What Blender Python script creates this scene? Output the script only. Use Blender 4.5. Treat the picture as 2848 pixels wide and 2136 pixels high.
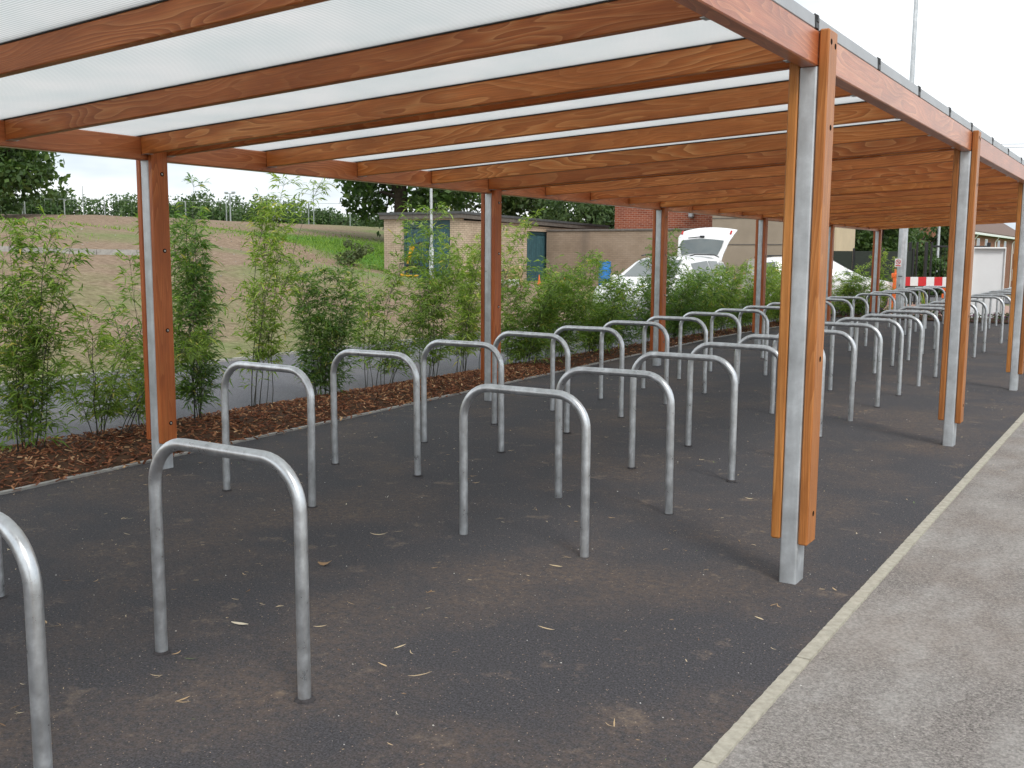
import bpy, math, random
from mathutils import Vector, Matrix, noise as mnoise

random.seed(7)
R = math.radians
sc = bpy.context.scene
for o in list(bpy.data.objects):
    bpy.data.objects.remove(o)
COL = sc.collection

# ------------------------------------------------------------------ camera
cam_d = bpy.data.cameras.new("camera")
cam = bpy.data.objects.new("camera", cam_d)
COL.objects.link(cam)
cam_d.sensor_width = 36.0
cam_d.lens = 35.785
cam_d.clip_start = 0.05
cam_d.clip_end = 2000.0
_yaw, _pitch, _roll = 0.5673, -0.1262, 0.0066
_f = Vector((-math.sin(_yaw) * math.cos(_pitch), math.cos(_yaw) * math.cos(_pitch), math.sin(_pitch)))
_r = Vector((math.cos(_yaw), math.sin(_yaw), 0))
_u = _r.cross(_f)
_r2 = math.cos(_roll) * _r + math.sin(_roll) * _u
_u2 = -math.sin(_roll) * _r + math.cos(_roll) * _u
cam.matrix_world = Matrix(((_r2.x, _u2.x, -_f.x, 5.704), (_r2.y, _u2.y, -_f.y, -4.4996), (_r2.z, _u2.z, -_f.z, 1.4687), (0, 0, 0, 1)))
sc.camera = cam

# ------------------------------------------------------------------ world: bright broken overcast
SUN_EL, SUN_AZ = R(48), R(125)          # azimuth measured clockwise from +Y
w = bpy.data.worlds.new("World")
sc.world = w
w.use_nodes = True
nt = w.node_tree
nt.nodes.clear()
out = nt.nodes.new("ShaderNodeOutputWorld")
bg = nt.nodes.new("ShaderNodeBackground")
bg.inputs["Strength"].default_value = 0.1
sky = nt.nodes.new("ShaderNodeTexSky")
sky.sky_type = 'NISHITA'
sky.sun_disc = False
sky.sun_elevation = SUN_EL
sky.sun_rotation = SUN_AZ
sky.air_density = 1.0
sky.dust_density = 2.0
tc = nt.nodes.new("ShaderNodeTexCoord")
mp = nt.nodes.new("ShaderNodeMapping")
mp.inputs["Scale"].default_value = (1.0, 1.0, 3.2)
nz = nt.nodes.new("ShaderNodeTexNoise")
nz.inputs["Scale"].default_value = 2.3
nz.inputs["Detail"].default_value = 5.0
nz.inputs["Roughness"].default_value = 0.52
cr = nt.nodes.new("ShaderNodeValToRGB")
cr.color_ramp.elements[0].position = 0.38
cr.color_ramp.elements[0].color = (6.0, 6.7, 7.4, 1)
cr.color_ramp.elements[1].position = 0.54
cr.color_ramp.elements[1].color = (10.8, 11.0, 11.1, 1)
mx = nt.nodes.new("ShaderNodeMixRGB")
mx.inputs["Fac"].default_value = 0.88
L = nt.links.new
L(tc.outputs["Generated"], mp.inputs["Vector"])
L(mp.outputs["Vector"], nz.inputs["Vector"])
L(nz.outputs["Fac"], cr.inputs["Fac"])
L(sky.outputs["Color"], mx.inputs["Color1"])
L(cr.outputs["Color"], mx.inputs["Color2"])
L(mx.outputs["Color"], bg.inputs["Color"])
L(bg.outputs["Background"], out.inputs["Surface"])

# ------------------------------------------------------------------ sun (veiled by cloud)
sun_d = bpy.data.lights.new("sun", 'SUN')
sun_d.energy = 1.3
sun_d.angle = R(16)
sun_d.color = (1.0, 0.96, 0.90)
sun = bpy.data.objects.new("sun", sun_d)
COL.objects.link(sun)
_sd = Vector((math.sin(SUN_AZ) * math.cos(SUN_EL), math.cos(SUN_AZ) * math.cos(SUN_EL), math.sin(SUN_EL)))
sun.rotation_euler = _sd.to_track_quat('Z', 'Y').to_euler()
sun.location = (20, -20, 30)

# ------------------------------------------------------------------ exposure
sc.view_settings.view_transform = 'Standard'
sc.view_settings.look = 'None'
sc.view_settings.exposure = 0.46
sc.view_settings.gamma = 1.0
sc.view_settings.use_curve_mapping = False
sc.cycles.use_denoising = True
sc.cycles.max_bounces = 6
sc.cycles.use_adaptive_sampling = True
sc.cycles.adaptive_threshold = 0.02
sc.cycles.transparent_max_bounces = 10
sc.cycles.sample_clamp_indirect = 6.0


# ================================================================== helpers
class MB:
    """collects geometry for one mesh"""
    def __init__(self):
        self.v, self.f, self.m = [], [], []

    def face(self, idx, m=0):
        self.f.append(idx)
        self.m.append(m)

    def box(self, c, s, M=None, m=0):
        x, y, z = s[0] / 2, s[1] / 2, s[2] / 2
        b = len(self.v)
        for dx, dy, dz in ((-x, -y, -z), (x, -y, -z), (x, y, -z), (-x, y, -z), (-x, -y, z), (x, -y, z), (x, y, z), (-x, y, z)):
            p = Vector((dx, dy, dz))
            if M is not None:
                p = M @ p
            self.v.append((c[0] + p.x, c[1] + p.y, c[2] + p.z))
        for q in ((0, 3, 2, 1), (4, 5, 6, 7), (0, 1, 5, 4), (1, 2, 6, 5), (2, 3, 7, 6), (3, 0, 4, 7)):
            self.face([b + i for i in q], m)

    def cbox(self, c, s, ch=0.004, m=0):
        """chamfered box: all twelve edges cut"""
        hx, hy, hz = s[0] / 2, s[1] / 2, s[2] / 2
        ch = min(ch, hx * .8, hy * .8, hz * .8)
        b = len(self.v)
        idx = {}
        for sx in (-1, 1):
            for sy in (-1, 1):
                for sz in (-1, 1):
                    for ax in range(3):
                        p = [sx * (hx - (ch if ax != 0 else 0)), sy * (hy - (ch if ax != 1 else 0)), sz * (hz - (ch if ax != 2 else 0))]
                        idx[(sx, sy, sz, ax)] = len(self.v)
                        self.v.append((c[0] + p[0], c[1] + p[1], c[2] + p[2]))
        def quad(a, flip):
            self.face(a if not flip else a[::-1], m)
        for s1 in (-1, 1):
            quad([idx[(s1, -1, -1, 0)], idx[(s1, 1, -1, 0)], idx[(s1, 1, 1, 0)], idx[(s1, -1, 1, 0)]], s1 < 0)
            quad([idx[(-1, s1, -1, 1)], idx[(-1, s1, 1, 1)], idx[(1, s1, 1, 1)], idx[(1, s1, -1, 1)]], s1 < 0)
            quad([idx[(-1, -1, s1, 2)], idx[(1, -1, s1, 2)], idx[(1, 1, s1, 2)], idx[(-1, 1, s1, 2)]], s1 < 0)
        for a in (-1, 1):
            for bb in (-1, 1):
                quad([idx[(a, bb, -1, 0)], idx[(a, bb, -1, 1)], idx[(a, bb, 1, 1)], idx[(a, bb, 1, 0)]], a * bb < 0)
                quad([idx[(a, -1, bb, 0)], idx[(a, 1, bb, 0)], idx[(a, 1, bb, 2)], idx[(a, -1, bb, 2)]], a * bb < 0)
                quad([idx[(-1, a, bb, 1)], idx[(-1, a, bb, 2)], idx[(1, a, bb, 2)], idx[(1, a, bb, 1)]], a * bb < 0)
        for sx in (-1, 1):
            for sy in (-1, 1):
                for sz in (-1, 1):
                    quad([idx[(sx, sy, sz, 0)], idx[(sx, sy, sz, 1)], idx[(sx, sy, sz, 2)]], sx * sy * sz < 0)

    def tube(self, path, rad, n=8, cap=True, m=0):
        pts = [Vector(p) for p in path]
        k = len(pts)
        if not isinstance(rad, (list, tuple)):
            rad = [rad] * k
        t0 = (pts[1] - pts[0]).normalized()
        ref = Vector((0, 0, 1)) if abs(t0.z) < 0.9 else Vector((1, 0, 0))
        nrm = (ref - t0 * ref.dot(t0)).normalized()
        b = len(self.v)
        for i in range(k):
            t = (pts[min(i + 1, k - 1)] - pts[max(i - 1, 0)]).normalized()
            nrm = (nrm - t * nrm.dot(t)).normalized()
            bi = t.cross(nrm)
            for j in range(n):
                a = 2 * math.pi * j / n
                p = pts[i] + (nrm * math.cos(a) + bi * math.sin(a)) * rad[i]
                self.v.append(p[:])
        for i in range(k - 1):
            for j in range(n):
                self.face([b + i * n + j, b + i * n + (j + 1) % n, b + (i + 1) * n + (j + 1) % n, b + (i + 1) * n + j], m)
        if cap:
            self.face([b + j for j in range(n)][::-1], m)
            self.face([b + (k - 1) * n + j for j in range(n)], m)

    def lathe(self, prof, c=(0, 0, 0), n=24, m=0, axis='z'):
        """prof: list of (radius, height)"""
        b = len(self.v)
        for r, h in prof:
            for j in range(n):
                a = 2 * math.pi * j / n
                p = (r * math.cos(a), r * math.sin(a), h)
                if axis == 'y':
                    p = (p[0], p[2], p[1])
                elif axis == 'x':
                    p = (p[2], p[0], p[1])
                self.v.append((c[0] + p[0], c[1] + p[1], c[2] + p[2]))
        for i in range(len(prof) - 1):
            for j in range(n):
                self.face([b + i * n + j, b + i * n + (j + 1) % n, b + (i + 1) * n + (j + 1) % n, b + (i + 1) * n + j], m)
        self.face([b + j for j in range(n)][::-1], m)
        self.face([b + (len(prof) - 1) * n + j for j in range(n)], m)

    def poly(self, pts, m=0):
        b = len(self.v)
        self.v += [tuple(p) for p in pts]
        self.face(list(range(b, b + len(pts))), m)

    def prism(self, outline, z0, z1, m=0):
        b = len(self.v)
        n = len(outline)
        self.v += [(x, y, z0) for x, y in outline] + [(x, y, z1) for x, y in outline]
        self.face(list(range(b, b + n))[::-1], m)
        self.face(list(range(b + n, b + 2 * n)), m)
        for i in range(n):
            j = (i + 1) % n
            self.face([b + i, b + j, b + n + j, b + n + i], m)

    def mesh(self, name, mats, smooth=False, angle=40):
        me = bpy.data.meshes.new(name)
        me.from_pydata(self.v, [], self.f)
        if not isinstance(mats, (list, tuple)):
            mats = [mats]
        for mt in mats:
            me.materials.append(mt)
        if len(mats) > 1:
            me.polygons.foreach_set("material_index", self.m)
        if smooth:
            me.polygons.foreach_set("use_smooth", [True] * len(me.polygons))
            if angle:
                me.set_sharp_from_angle(angle=R(angle))
        me.update()
        return me


def link(name, data, parent=None, loc=(0, 0, 0), rot=(0, 0, 0)):
    o = bpy.data.objects.new(name, data)
    COL.objects.link(o)
    o.location = loc
    o.rotation_euler = rot
    if parent is not None:
        o.parent = parent
    return o


def obj(name, mb, mats, parent=None, loc=(0, 0, 0), rot=(0, 0, 0), smooth=False, angle=40):
    return link(name, mb.mesh(name, mats, smooth, angle), parent, loc, rot)


def tag(o, label=None, cat=None, group=None, kind=None):
    if label:
        o["label"] = label
    if cat:
        o["category"] = cat
    if group:
        o["group"] = group
    if kind:
        o["kind"] = kind
    return o


def empty(name, loc=(0, 0, 0), rz=0.0):
    o = bpy.data.objects.new(name, None)
    COL.objects.link(o)
    o.location = loc
    o.rotation_euler = (0, 0, rz)
    o.empty_display_size = 0.2
    return o


def clamp(x, a=0.0, b=1.0):
    return max(a, min(b, x))


def ss(t):
    t = clamp(t)
    return t * t * (3 - 2 * t)


ORD = ["first", "second", "third", "fourth", "fifth", "sixth", "seventh", "eighth", "ninth", "tenth", "eleventh", "twelfth",
       "thirteenth", "fourteenth", "fifteenth", "sixteenth", "seventeenth", "eighteenth", "nineteenth", "twentieth",
       "twenty-first", "twenty-second", "twenty-third", "twenty-fourth", "twenty-fifth", "twenty-sixth"]


# ================================================================== materials
def new_mat(name):
    m = bpy.data.materials.new(name)
    m.use_nodes = True
    t = m.node_tree
    b = t.nodes["Principled BSDF"]
    return m, t, b


def N(t, typ, **kw):
    n = t.nodes.new(typ)
    for k, v in kw.items():
        if k in n.inputs:
            n.inputs[k].default_value = v
        else:
            setattr(n, k, v)
    return n


def ramp(t, stops):
    n = t.nodes.new("ShaderNodeValToRGB")
    e = n.color_ramp.elements
    while len(e) < len(stops):
        e.new(0.5)
    for i, (p, c) in enumerate(stops):
        e[i].position = p
        e[i].color = (c[0], c[1], c[2], 1) if len(c) == 3 else c
    return n


def mixc(t, a, b, fac, mode='MIX'):
    n = t.nodes.new("ShaderNodeMixRGB")
    n.blend_type = mode
    for key, val in (("Fac", fac), ("Color1", a), ("Color2", b)):
        if isinstance(val, (int, float)):
            n.inputs[key].default_value = val
        elif isinstance(val, tuple):
            n.inputs[key].default_value = (val[0], val[1], val[2], 1)
        else:
            t.links.new(val, n.inputs[key])
    return n.outputs["Color"]


def math_n(t, op, a, b=None):
    n = t.nodes.new("ShaderNodeMath")
    n.operation = op
    for i, v in enumerate((a, b)):
        if v is None:
            continue
        if isinstance(v, (int, float)):
            n.inputs[i].default_value = v
        else:
            t.links.new(v, n.inputs[i])
    return n.outputs[0]


def bump(t, b, h, strength=0.3, dist=0.01):
    n = t.nodes.new("ShaderNodeBump")
    n.inputs["Strength"].default_value = strength
    n.inputs["Distance"].default_value = dist
    t.links.new(h, n.inputs["Height"])
    t.links.new(n.outputs["Normal"], b.inputs["Normal"])


def coords(t, scale=(1, 1, 1), rnd=0.0, src="Object"):
    c = t.nodes.new("ShaderNodeTexCoord")
    m = t.nodes.new("ShaderNodeMapping")
    m.inputs["Scale"].default_value = scale
    if rnd:
        oi = t.nodes.new("ShaderNodeObjectInfo")
        cm = t.nodes.new("ShaderNodeCombineXYZ")
        for i, k in enumerate((37.0, 1.0, 1.7)):
            t.links.new(math_n(t, 'MULTIPLY', oi.outputs["Random"], rnd * k), cm.inputs[i])
        t.links.new(cm.outputs[0], m.inputs["Location"])
    t.links.new(c.outputs[src], m.inputs["Vector"])
    return m.outputs["Vector"]


def plain(name, col, rough=0.6, metal=0.0, var=0.15, vscale=3.0, spec=0.5, bstr=0.0):
    m, t, b = new_mat(name)
    v = coords(t)
    n = N(t, "ShaderNodeTexNoise", Scale=vscale, Detail=6.0, Roughness=0.65)
    t.links.new(v, n.inputs["Vector"])
    lo = tuple(c * (1 - var) for c in col)
    hi = tuple(min(1, c * (1 + var)) for c in col)
    rp = ramp(t, [(0.3, lo), (0.7, hi)])
    t.links.new(n.outputs["Fac"], rp.inputs["Fac"])
    t.links.new(rp.outputs["Color"], b.inputs["Base Color"])
    b.inputs["Roughness"].default_value = rough
    b.inputs["Metallic"].default_value = metal
    b.inputs["Specular IOR Level"].default_value = spec
    if bstr:
        bump(t, b, n.outputs["Fac"], bstr, 0.01)
    return m


def wood_mat(name, dark, mid, light, figure=1.0, rough=0.42):
    """stained softwood, grain along local X: growth rings are level lines of a stretched field"""
    m, t, b = new_mat(name)
    v = coords(t, (1, 1, 1), 1.0)
    oi = N(t, "ShaderNodeObjectInfo")

    def stretched(sx, sy, detail, rough_, dist=0.0):
        mp_ = N(t, "ShaderNodeMapping")
        mp_.inputs["Scale"].default_value = (sx, sy, sy)
        t.links.new(v, mp_.inputs["Vector"])
        n_ = N(t, "ShaderNodeTexNoise", Scale=1.0, Detail=detail, Roughness=rough_, Distortion=dist)
        t.links.new(mp_.outputs["Vector"], n_.inputs["Vector"])
        return n_.outputs["Fac"]

    field = stretched(0.85 * figure, 6.5, 2.0, 0.45, 0.25)
    sep = N(t, "ShaderNodeSeparateXYZ")
    t.links.new(v, sep.inputs[0])
    tiltf = math_n(t, 'MULTIPLY', sep.outputs["Z"], 1.5)
    freq = math_n(t, 'ADD', math_n(t, 'MULTIPLY', oi.outputs["Random"], 12.0), 10.0)
    rings = math_n(t, 'FRACT', math_n(t, 'MULTIPLY', math_n(t, 'ADD', field, tiltf), freq))
    fib = stretched(5.0, 190.0, 4.0, 0.7)
    blot = stretched(1.8, 6.0, 4.0, 0.6)
    lm = tuple(0.45 * a + 0.55 * c for a, c in zip(mid, light))
    dm = tuple(0.60 * a + 0.40 * c for a, c in zip(mid, dark))
    dd = tuple(0.45 * a + 0.55 * c for a, c in zip(mid, dark))
    rp = ramp(t, [(0.0, light), (0.14, lm), (0.48, mid), (0.84, dm), (0.95, dd), (1.0, lm)])
    t.links.new(rings, rp.inputs["Fac"])
    # how strongly the figure shows differs from patch to patch
    show = ramp(t, [(0.36, (0.22,) * 3), (0.62, (0.82,) * 3)])
    t.links.new(stretched(0.9, 3.0, 2.0, 0.5), show.inputs["Fac"])
    c0 = mixc(t, mid, rp.outputs["Color"], show.outputs["Color"])
    frp = ramp(t, [(0.3, (0.74, 0.71, 0.68)), (0.7, (1.16, 1.17, 1.18))])
    t.links.new(fib, frp.inputs["Fac"])
    c1 = mixc(t, c0, frp.outputs["Color"], 0.8, 'MULTIPLY')
    brp = ramp(t, [(0.32, (0.74, 0.69, 0.64)), (0.62, (1.1, 1.1, 1.1))])
    t.links.new(blot, brp.inputs["Fac"])
    c2 = mixc(t, c1, brp.outputs["Color"], 0.85, 'MULTIPLY')
    vo = N(t, "ShaderNodeTexVoronoi", feature='F1')
    vo.inputs["Scale"].default_value = 1.0
    sc5 = N(t, "ShaderNodeMapping")
    sc5.inputs["Scale"].default_value = (1.3, 4.6, 4.6)
    t.links.new(v, sc5.inputs["Vector"])
    t.links.new(sc5.outputs["Vector"], vo.inputs["Vector"])
    krp = ramp(t, [(0.02, (1, 1, 1)), (0.07, (0, 0, 0))])
    t.links.new(vo.outputs["Distance"], krp.inputs["Fac"])
    c3 = mixc(t, c2, (dark[0] * .4, dark[1] * .4, dark[2] * .5), math_n(t, 'MULTIPLY', krp.outputs["Color"], 0.8))
    orp = ramp(t, [(0.0, (0.74, 0.70, 0.68)), (0.35, (0.98, 0.92, 0.92)), (0.65, (1.0, 1.04, 1.02)), (1.0, (1.09, 1.12, 1.06))])
    t.links.new(math_n(t, 'FRACT', math_n(t, 'MULTIPLY', oi.outputs["Random"], 7.31)), orp.inputs["Fac"])
    c4 = mixc(t, c3, orp.outputs["Color"], 1.0, 'MULTIPLY')
    t.links.new(c4, b.inputs["Base Color"])
    b.inputs["Roughness"].default_value = rough
    b.inputs["Specular IOR Level"].default_value = 0.42
    bump(t, b, math_n(t, 'ADD', math_n(t, 'MULTIPLY', rings, 0.35), fib), 0.22, 0.003)
    return m


M = {}
M['rafter'] = wood_mat("stained_rafter", (0.27, 0.074, 0.018), (0.60, 0.190, 0.045), (0.78, 0.38, 0.14), 1.0)
M['beam'] = wood_mat("stained_beam", (0.25, 0.065, 0.020), (0.50, 0.150, 0.052), (0.66, 0.28, 0.12), 1.0, 0.33)
_bb = M['beam'].node_tree.nodes['Principled BSDF']
_bb.inputs['Coat Weight'].default_value = 0.5
_bb.inputs['Coat Roughness'].default_value = 0.38
M['plank_red'] = wood_mat("stained_plank_red", (0.24, 0.055, 0.013), (0.49, 0.130, 0.033), (0.58, 0.20, 0.06), 0.45)
M['plank_gold'] = wood_mat("stained_plank_gold", (0.26, 0.090, 0.018), (0.46, 0.180, 0.046), (0.56, 0.26, 0.085), 0.45)


def galv_mat(name, base=(0.67, 0.70, 0.72), metal=0.86, rough=0.34, blot=14.0):
    m, t, b = new_mat(name)
    v = coords(t, (1, 1, 1), 3.0)
    n = N(t, "ShaderNodeTexNoise", Scale=blot, Detail=6.0, Roughness=0.7)
    t.links.new(v, n.inputs["Vector"])
    st = N(t, "ShaderNodeTexNoise", Scale=1.0, Detail=3.0)
    s1 = N(t, "ShaderNodeMapping")
    s1.inputs["Scale"].default_value = (22, 22, 2.2)
    t.links.new(v, s1.inputs["Vector"])
    t.links.new(s1.outputs["Vector"], st.inputs["Vector"])
    k = math_n(t, 'ADD', math_n(t, 'MULTIPLY', n.outputs["Fac"], 0.65), math_n(t, 'MULTIPLY', st.outputs["Fac"], 0.35))
    rp = ramp(t, [(0.32, tuple(c * 0.72 for c in base)), (0.52, base), (0.70, tuple(min(1, c * 1.35) for c in base))])
    t.links.new(k, rp.inputs["Fac"])
    # small dark drips and scuffs
    vo = N(t, "ShaderNodeTexVoronoi", feature='F1', Scale=4.2)
    t.links.new(v, vo.inputs["Vector"])
    kr = ramp(t, [(0.018, (1, 1, 1)), (0.036, (0, 0, 0))])
    t.links.new(vo.outputs["Distance"], kr.inputs["Fac"])
    c = mixc(t, rp.outputs["Color"], (0.12, 0.12, 0.12), math_n(t, 'MULTIPLY', kr.outputs["Color"], 0.7))
    t.links.new(c, b.inputs["Base Color"])
    b.inputs["Metallic"].default_value = metal
    rr = ramp(t, [(0.3, (rough - .1,) * 3), (0.7, (rough + .12,) * 3)])
    t.links.new(n.outputs["Fac"], rr.inputs["Fac"])
    t.links.new(rr.outputs["Color"], b.inputs["Roughness"])
    bump(t, b, n.outputs["Fac"], 0.10, 0.004)
    return m


M['galv'] = galv_mat("galvanised_tube")
M['galv_post'] = galv_mat("galvanised_post", (0.58, 0.61, 0.63), 0.55, 0.45, 7.0)
M['alu'] = plain("aluminium_trim", (0.42, 0.43, 0.44), 0.45, 0.55, 0.08)
M['black'] = plain("black_plastic", (0.02, 0.021, 0.022), 0.5, 0, 0.2)
M['rubber'] = plain("rubber_gasket", (0.05, 0.055, 0.055), 0.75, 0, 0.2)
M['hole_shade'] = plain("bolt_hole_shade", (0.010, 0.006, 0.004), 0.95, 0, 0.1, spec=0.1)  # dark colour stands in for the shade inside bolt recesses
M['bolt'] = plain("zinc_bolt", (0.55, 0.55, 0.53), 0.35, 0.8, 0.1)

# --- twin-wall polycarbonate, flutes running along local X
def poly_mat():
    m = bpy.data.materials.new("twinwall_polycarbonate")
    m.use_nodes = True
    t = m.node_tree
    t.nodes.clear()
    o = t.nodes.new("ShaderNodeOutputMaterial")
    v = coords(t)
    wv = N(t, "ShaderNodeTexWave", wave_type='BANDS', bands_direction='Y', wave_profile='SIN')
    wv.inputs["Scale"].default_value = 19.0
    t.links.new(v, wv.inputs["Vector"])
    n = N(t, "ShaderNodeTexNoise", Scale=2.2, Detail=4.0)
    t.links.new(v, n.inputs["Vector"])
    rp = ramp(t, [(0.0, (0.66, 0.675, 0.67)), (0.70, (0.765, 0.775, 0.77)), (1.0, (0.99, 0.99, 0.98))])
    t.links.new(wv.outputs["Fac"], rp.inputs["Fac"])
    cl = ramp(t, [(0.3, (0.90, 0.92, 0.925)), (0.7, (1, 0.985, 0.985))])
    t.links.new(n.outputs["Fac"], cl.inputs["Fac"])
    c = mixc(t, rp.outputs["Color"], cl.outputs["Color"], 1.0, 'MULTIPLY')
    tr = t.nodes.new("ShaderNodeBsdfTranslucent")
    t.links.new(c, tr.inputs["Color"])
    tp = t.nodes.new("ShaderNodeBsdfTransparent")
    t.links.new(c, tp.inputs["Color"])
    df = t.nodes.new("ShaderNodeBsdfPrincipled")
    df.inputs["Base Color"].default_value = (0.72, 0.74, 0.74, 1)
    df.inputs["Roughness"].default_value = 0.22
    m1 = t.nodes.new("ShaderNodeMixShader")
    m1.inputs[0].default_value = 0.06
    t.links.new(tr.outputs[0], m1.inputs[1])
    t.links.new(tp.outputs[0], m1.inputs[2])
    m2 = t.nodes.new("ShaderNodeMixShader")
    m2.inputs[0].default_value = 0.14
    t.links.new(m1.outputs[0], m2.inputs[1])
    t.links.new(df.outputs[0], m2.inputs[2])
    t.links.new(m2.outputs[0], o.inputs["Surface"])
    return m


M['poly'] = poly_mat()


def tarmac_mat(name, base, dirt, fleck, dirt_amt=0.5, dscale=0.8, fl=0.5, dust=None, grain_amt=0.38, mid_lo=0.15):
    m, t, b = new_mat(name)
    v = coords(t)
    fine = N(t, "ShaderNodeTexNoise", Scale=140.0, Detail=3.0, Roughness=0.7)
    t.links.new(v, fine.inputs["Vector"])
    mid = N(t, "ShaderNodeTexNoise", Scale=26.0, Detail=4.0, Roughness=0.7)
    t.links.new(v, mid.inputs["Vector"])
    big = N(t, "ShaderNodeTexNoise", Scale=dscale, Detail=7.0, Roughness=0.62)
    t.links.new(v, big.inputs["Vector"])
    frp = ramp(t, [(0.32, tuple(c * 0.35 for c in base)), (0.68, tuple(c * 1.75 for c in base))])
    t.links.new(fine.outputs["Fac"], frp.inputs["Fac"])
    grain = N(t, "ShaderNodeTexNoise", Scale=68.0, Detail=2.0, Roughness=0.6)
    t.links.new(v, grain.inputs["Vector"])
    grp = ramp(t, [(0.34, (0.45,) * 3), (0.66, (1.5,) * 3)])
    t.links.new(grain.outputs["Fac"], grp.inputs["Fac"])
    drp = ramp(t, [(0.46, (0, 0, 0)), (0.63, (1, 1, 1))])
    t.links.new(big.outputs["Fac"], drp.inputs["Fac"])
    d1 = math_n(t, 'MULTIPLY', drp.outputs["Color"], dirt_amt)
    mrp = ramp(t, [(0.38, (mid_lo,) * 3), (0.62, (1.25,) * 3)])
    t.links.new(mid.outputs["Fac"], mrp.inputs["Fac"])
    d2 = math_n(t, 'MULTIPLY', d1, mrp.outputs["Color"])
    c = mixc(t, frp.outputs["Color"], dirt, d2)
    # crumbs of pale dirt: patches at a middle scale
    pt = N(t, "ShaderNodeTexNoise", Scale=4.5, Detail=8.0, Roughness=0.72)
    t.links.new(v, pt.inputs["Vector"])
    prp = ramp(t, [(0.58, (0, 0, 0)), (0.70, (1, 1, 1))])
    t.links.new(pt.outputs["Fac"], prp.inputs["Fac"])
    c = mixc(t, c, fleck, math_n(t, 'MULTIPLY', prp.outputs["Color"], 0.45 * fl))
    # stone flecks
    vo = N(t, "ShaderNodeTexVoronoi", feature='F1', Scale=95.0)
    t.links.new(v, vo.inputs["Vector"])
    sel = N(t, "ShaderNodeTexNoise", Scale=60.0, Detail=1.0)
    t.links.new(v, sel.inputs["Vector"])
    s1 = ramp(t, [(0.16, (1, 1, 1)), (0.26, (0, 0, 0))])
    t.links.new(vo.outputs["Distance"], s1.inputs["Fac"])
    s2 = ramp(t, [(0.60, (0, 0, 0)), (0.64, (1, 1, 1))])
    t.links.new(sel.outputs["Fac"], s2.inputs["Fac"])
    c = mixc(t, c, tuple(min(1, k * 1.5) for k in fleck), math_n(t, 'MULTIPLY', math_n(t, 'MULTIPLY', s1.outputs["Color"], s2.outputs["Color"]), fl))
    if dust:
        du = N(t, "ShaderNodeTexNoise", Scale=1.7, Detail=6.0, Roughness=0.6)
        mpd = N(t, "ShaderNodeMapping")
        mpd.inputs["Scale"].default_value = (1.6, 0.8, 1)
        t.links.new(v, mpd.inputs["Vector"])
        t.links.new(mpd.outputs["Vector"], du.inputs["Vector"])
        dr = ramp(t, [(0.42, (0, 0, 0)), (0.70, (1, 1, 1))])
        t.links.new(du.outputs["Fac"], dr.inputs["Fac"])
        c = mixc(t, c, dust, math_n(t, 'MULTIPLY', math_n(t, 'MULTIPLY', dr.outputs["Color"], mrp.outputs["Color"]), 0.75))
    c = mixc(t, c, grp.outputs["Color"], grain_amt, 'MULTIPLY')
    t.links.new(c, b.inputs["Base Color"])
    b.inputs["Roughness"].default_value = 0.86
    b.inputs["Specular IOR Level"].default_value = 0.35
    hsum = math_n(t, 'ADD', fine.outputs["Fac"], math_n(t, 'MULTIPLY', mid.outputs["Fac"], 0.8))
    bump(t, b, hsum, 0.55, 0.006)
    return m


M['tarmac'] = tarmac_mat("fresh_tarmac", (0.054, 0.052, 0.057), (0.135, 0.098, 0.076), (0.34, 0.25, 0.175), 0.60, 0.85, 0.8)
M['pavement'] = tarmac_mat("worn_pavement", (0.200, 0.182, 0.168), (0.255, 0.215, 0.185), (0.42, 0.40, 0.38), 0.6, 0.7, 0.3, dust=(0.36, 0.345, 0.325), grain_amt=0.35, mid_lo=0.7)
M['path'] = tarmac_mat("grey_path", (0.105, 0.106, 0.116), (0.135, 0.12, 0.105), (0.26, 0.25, 0.24), 0.4, 0.6, 0.5)
M['tar'] = plain('tar_seal', (0.050, 0.046, 0.048), 0.9, 0, 0.4, 60.0, 0.3, 0.6)
M['concrete'] = plain("pale_concrete", (0.40, 0.375, 0.31), 0.85, 0, 0.22, 30.0, 0.3, 0.3)
M['concrete2'] = plain("grey_concrete", (0.36, 0.35, 0.325), 0.85, 0, 0.25, 12.0, 0.3, 0.3)


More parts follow.
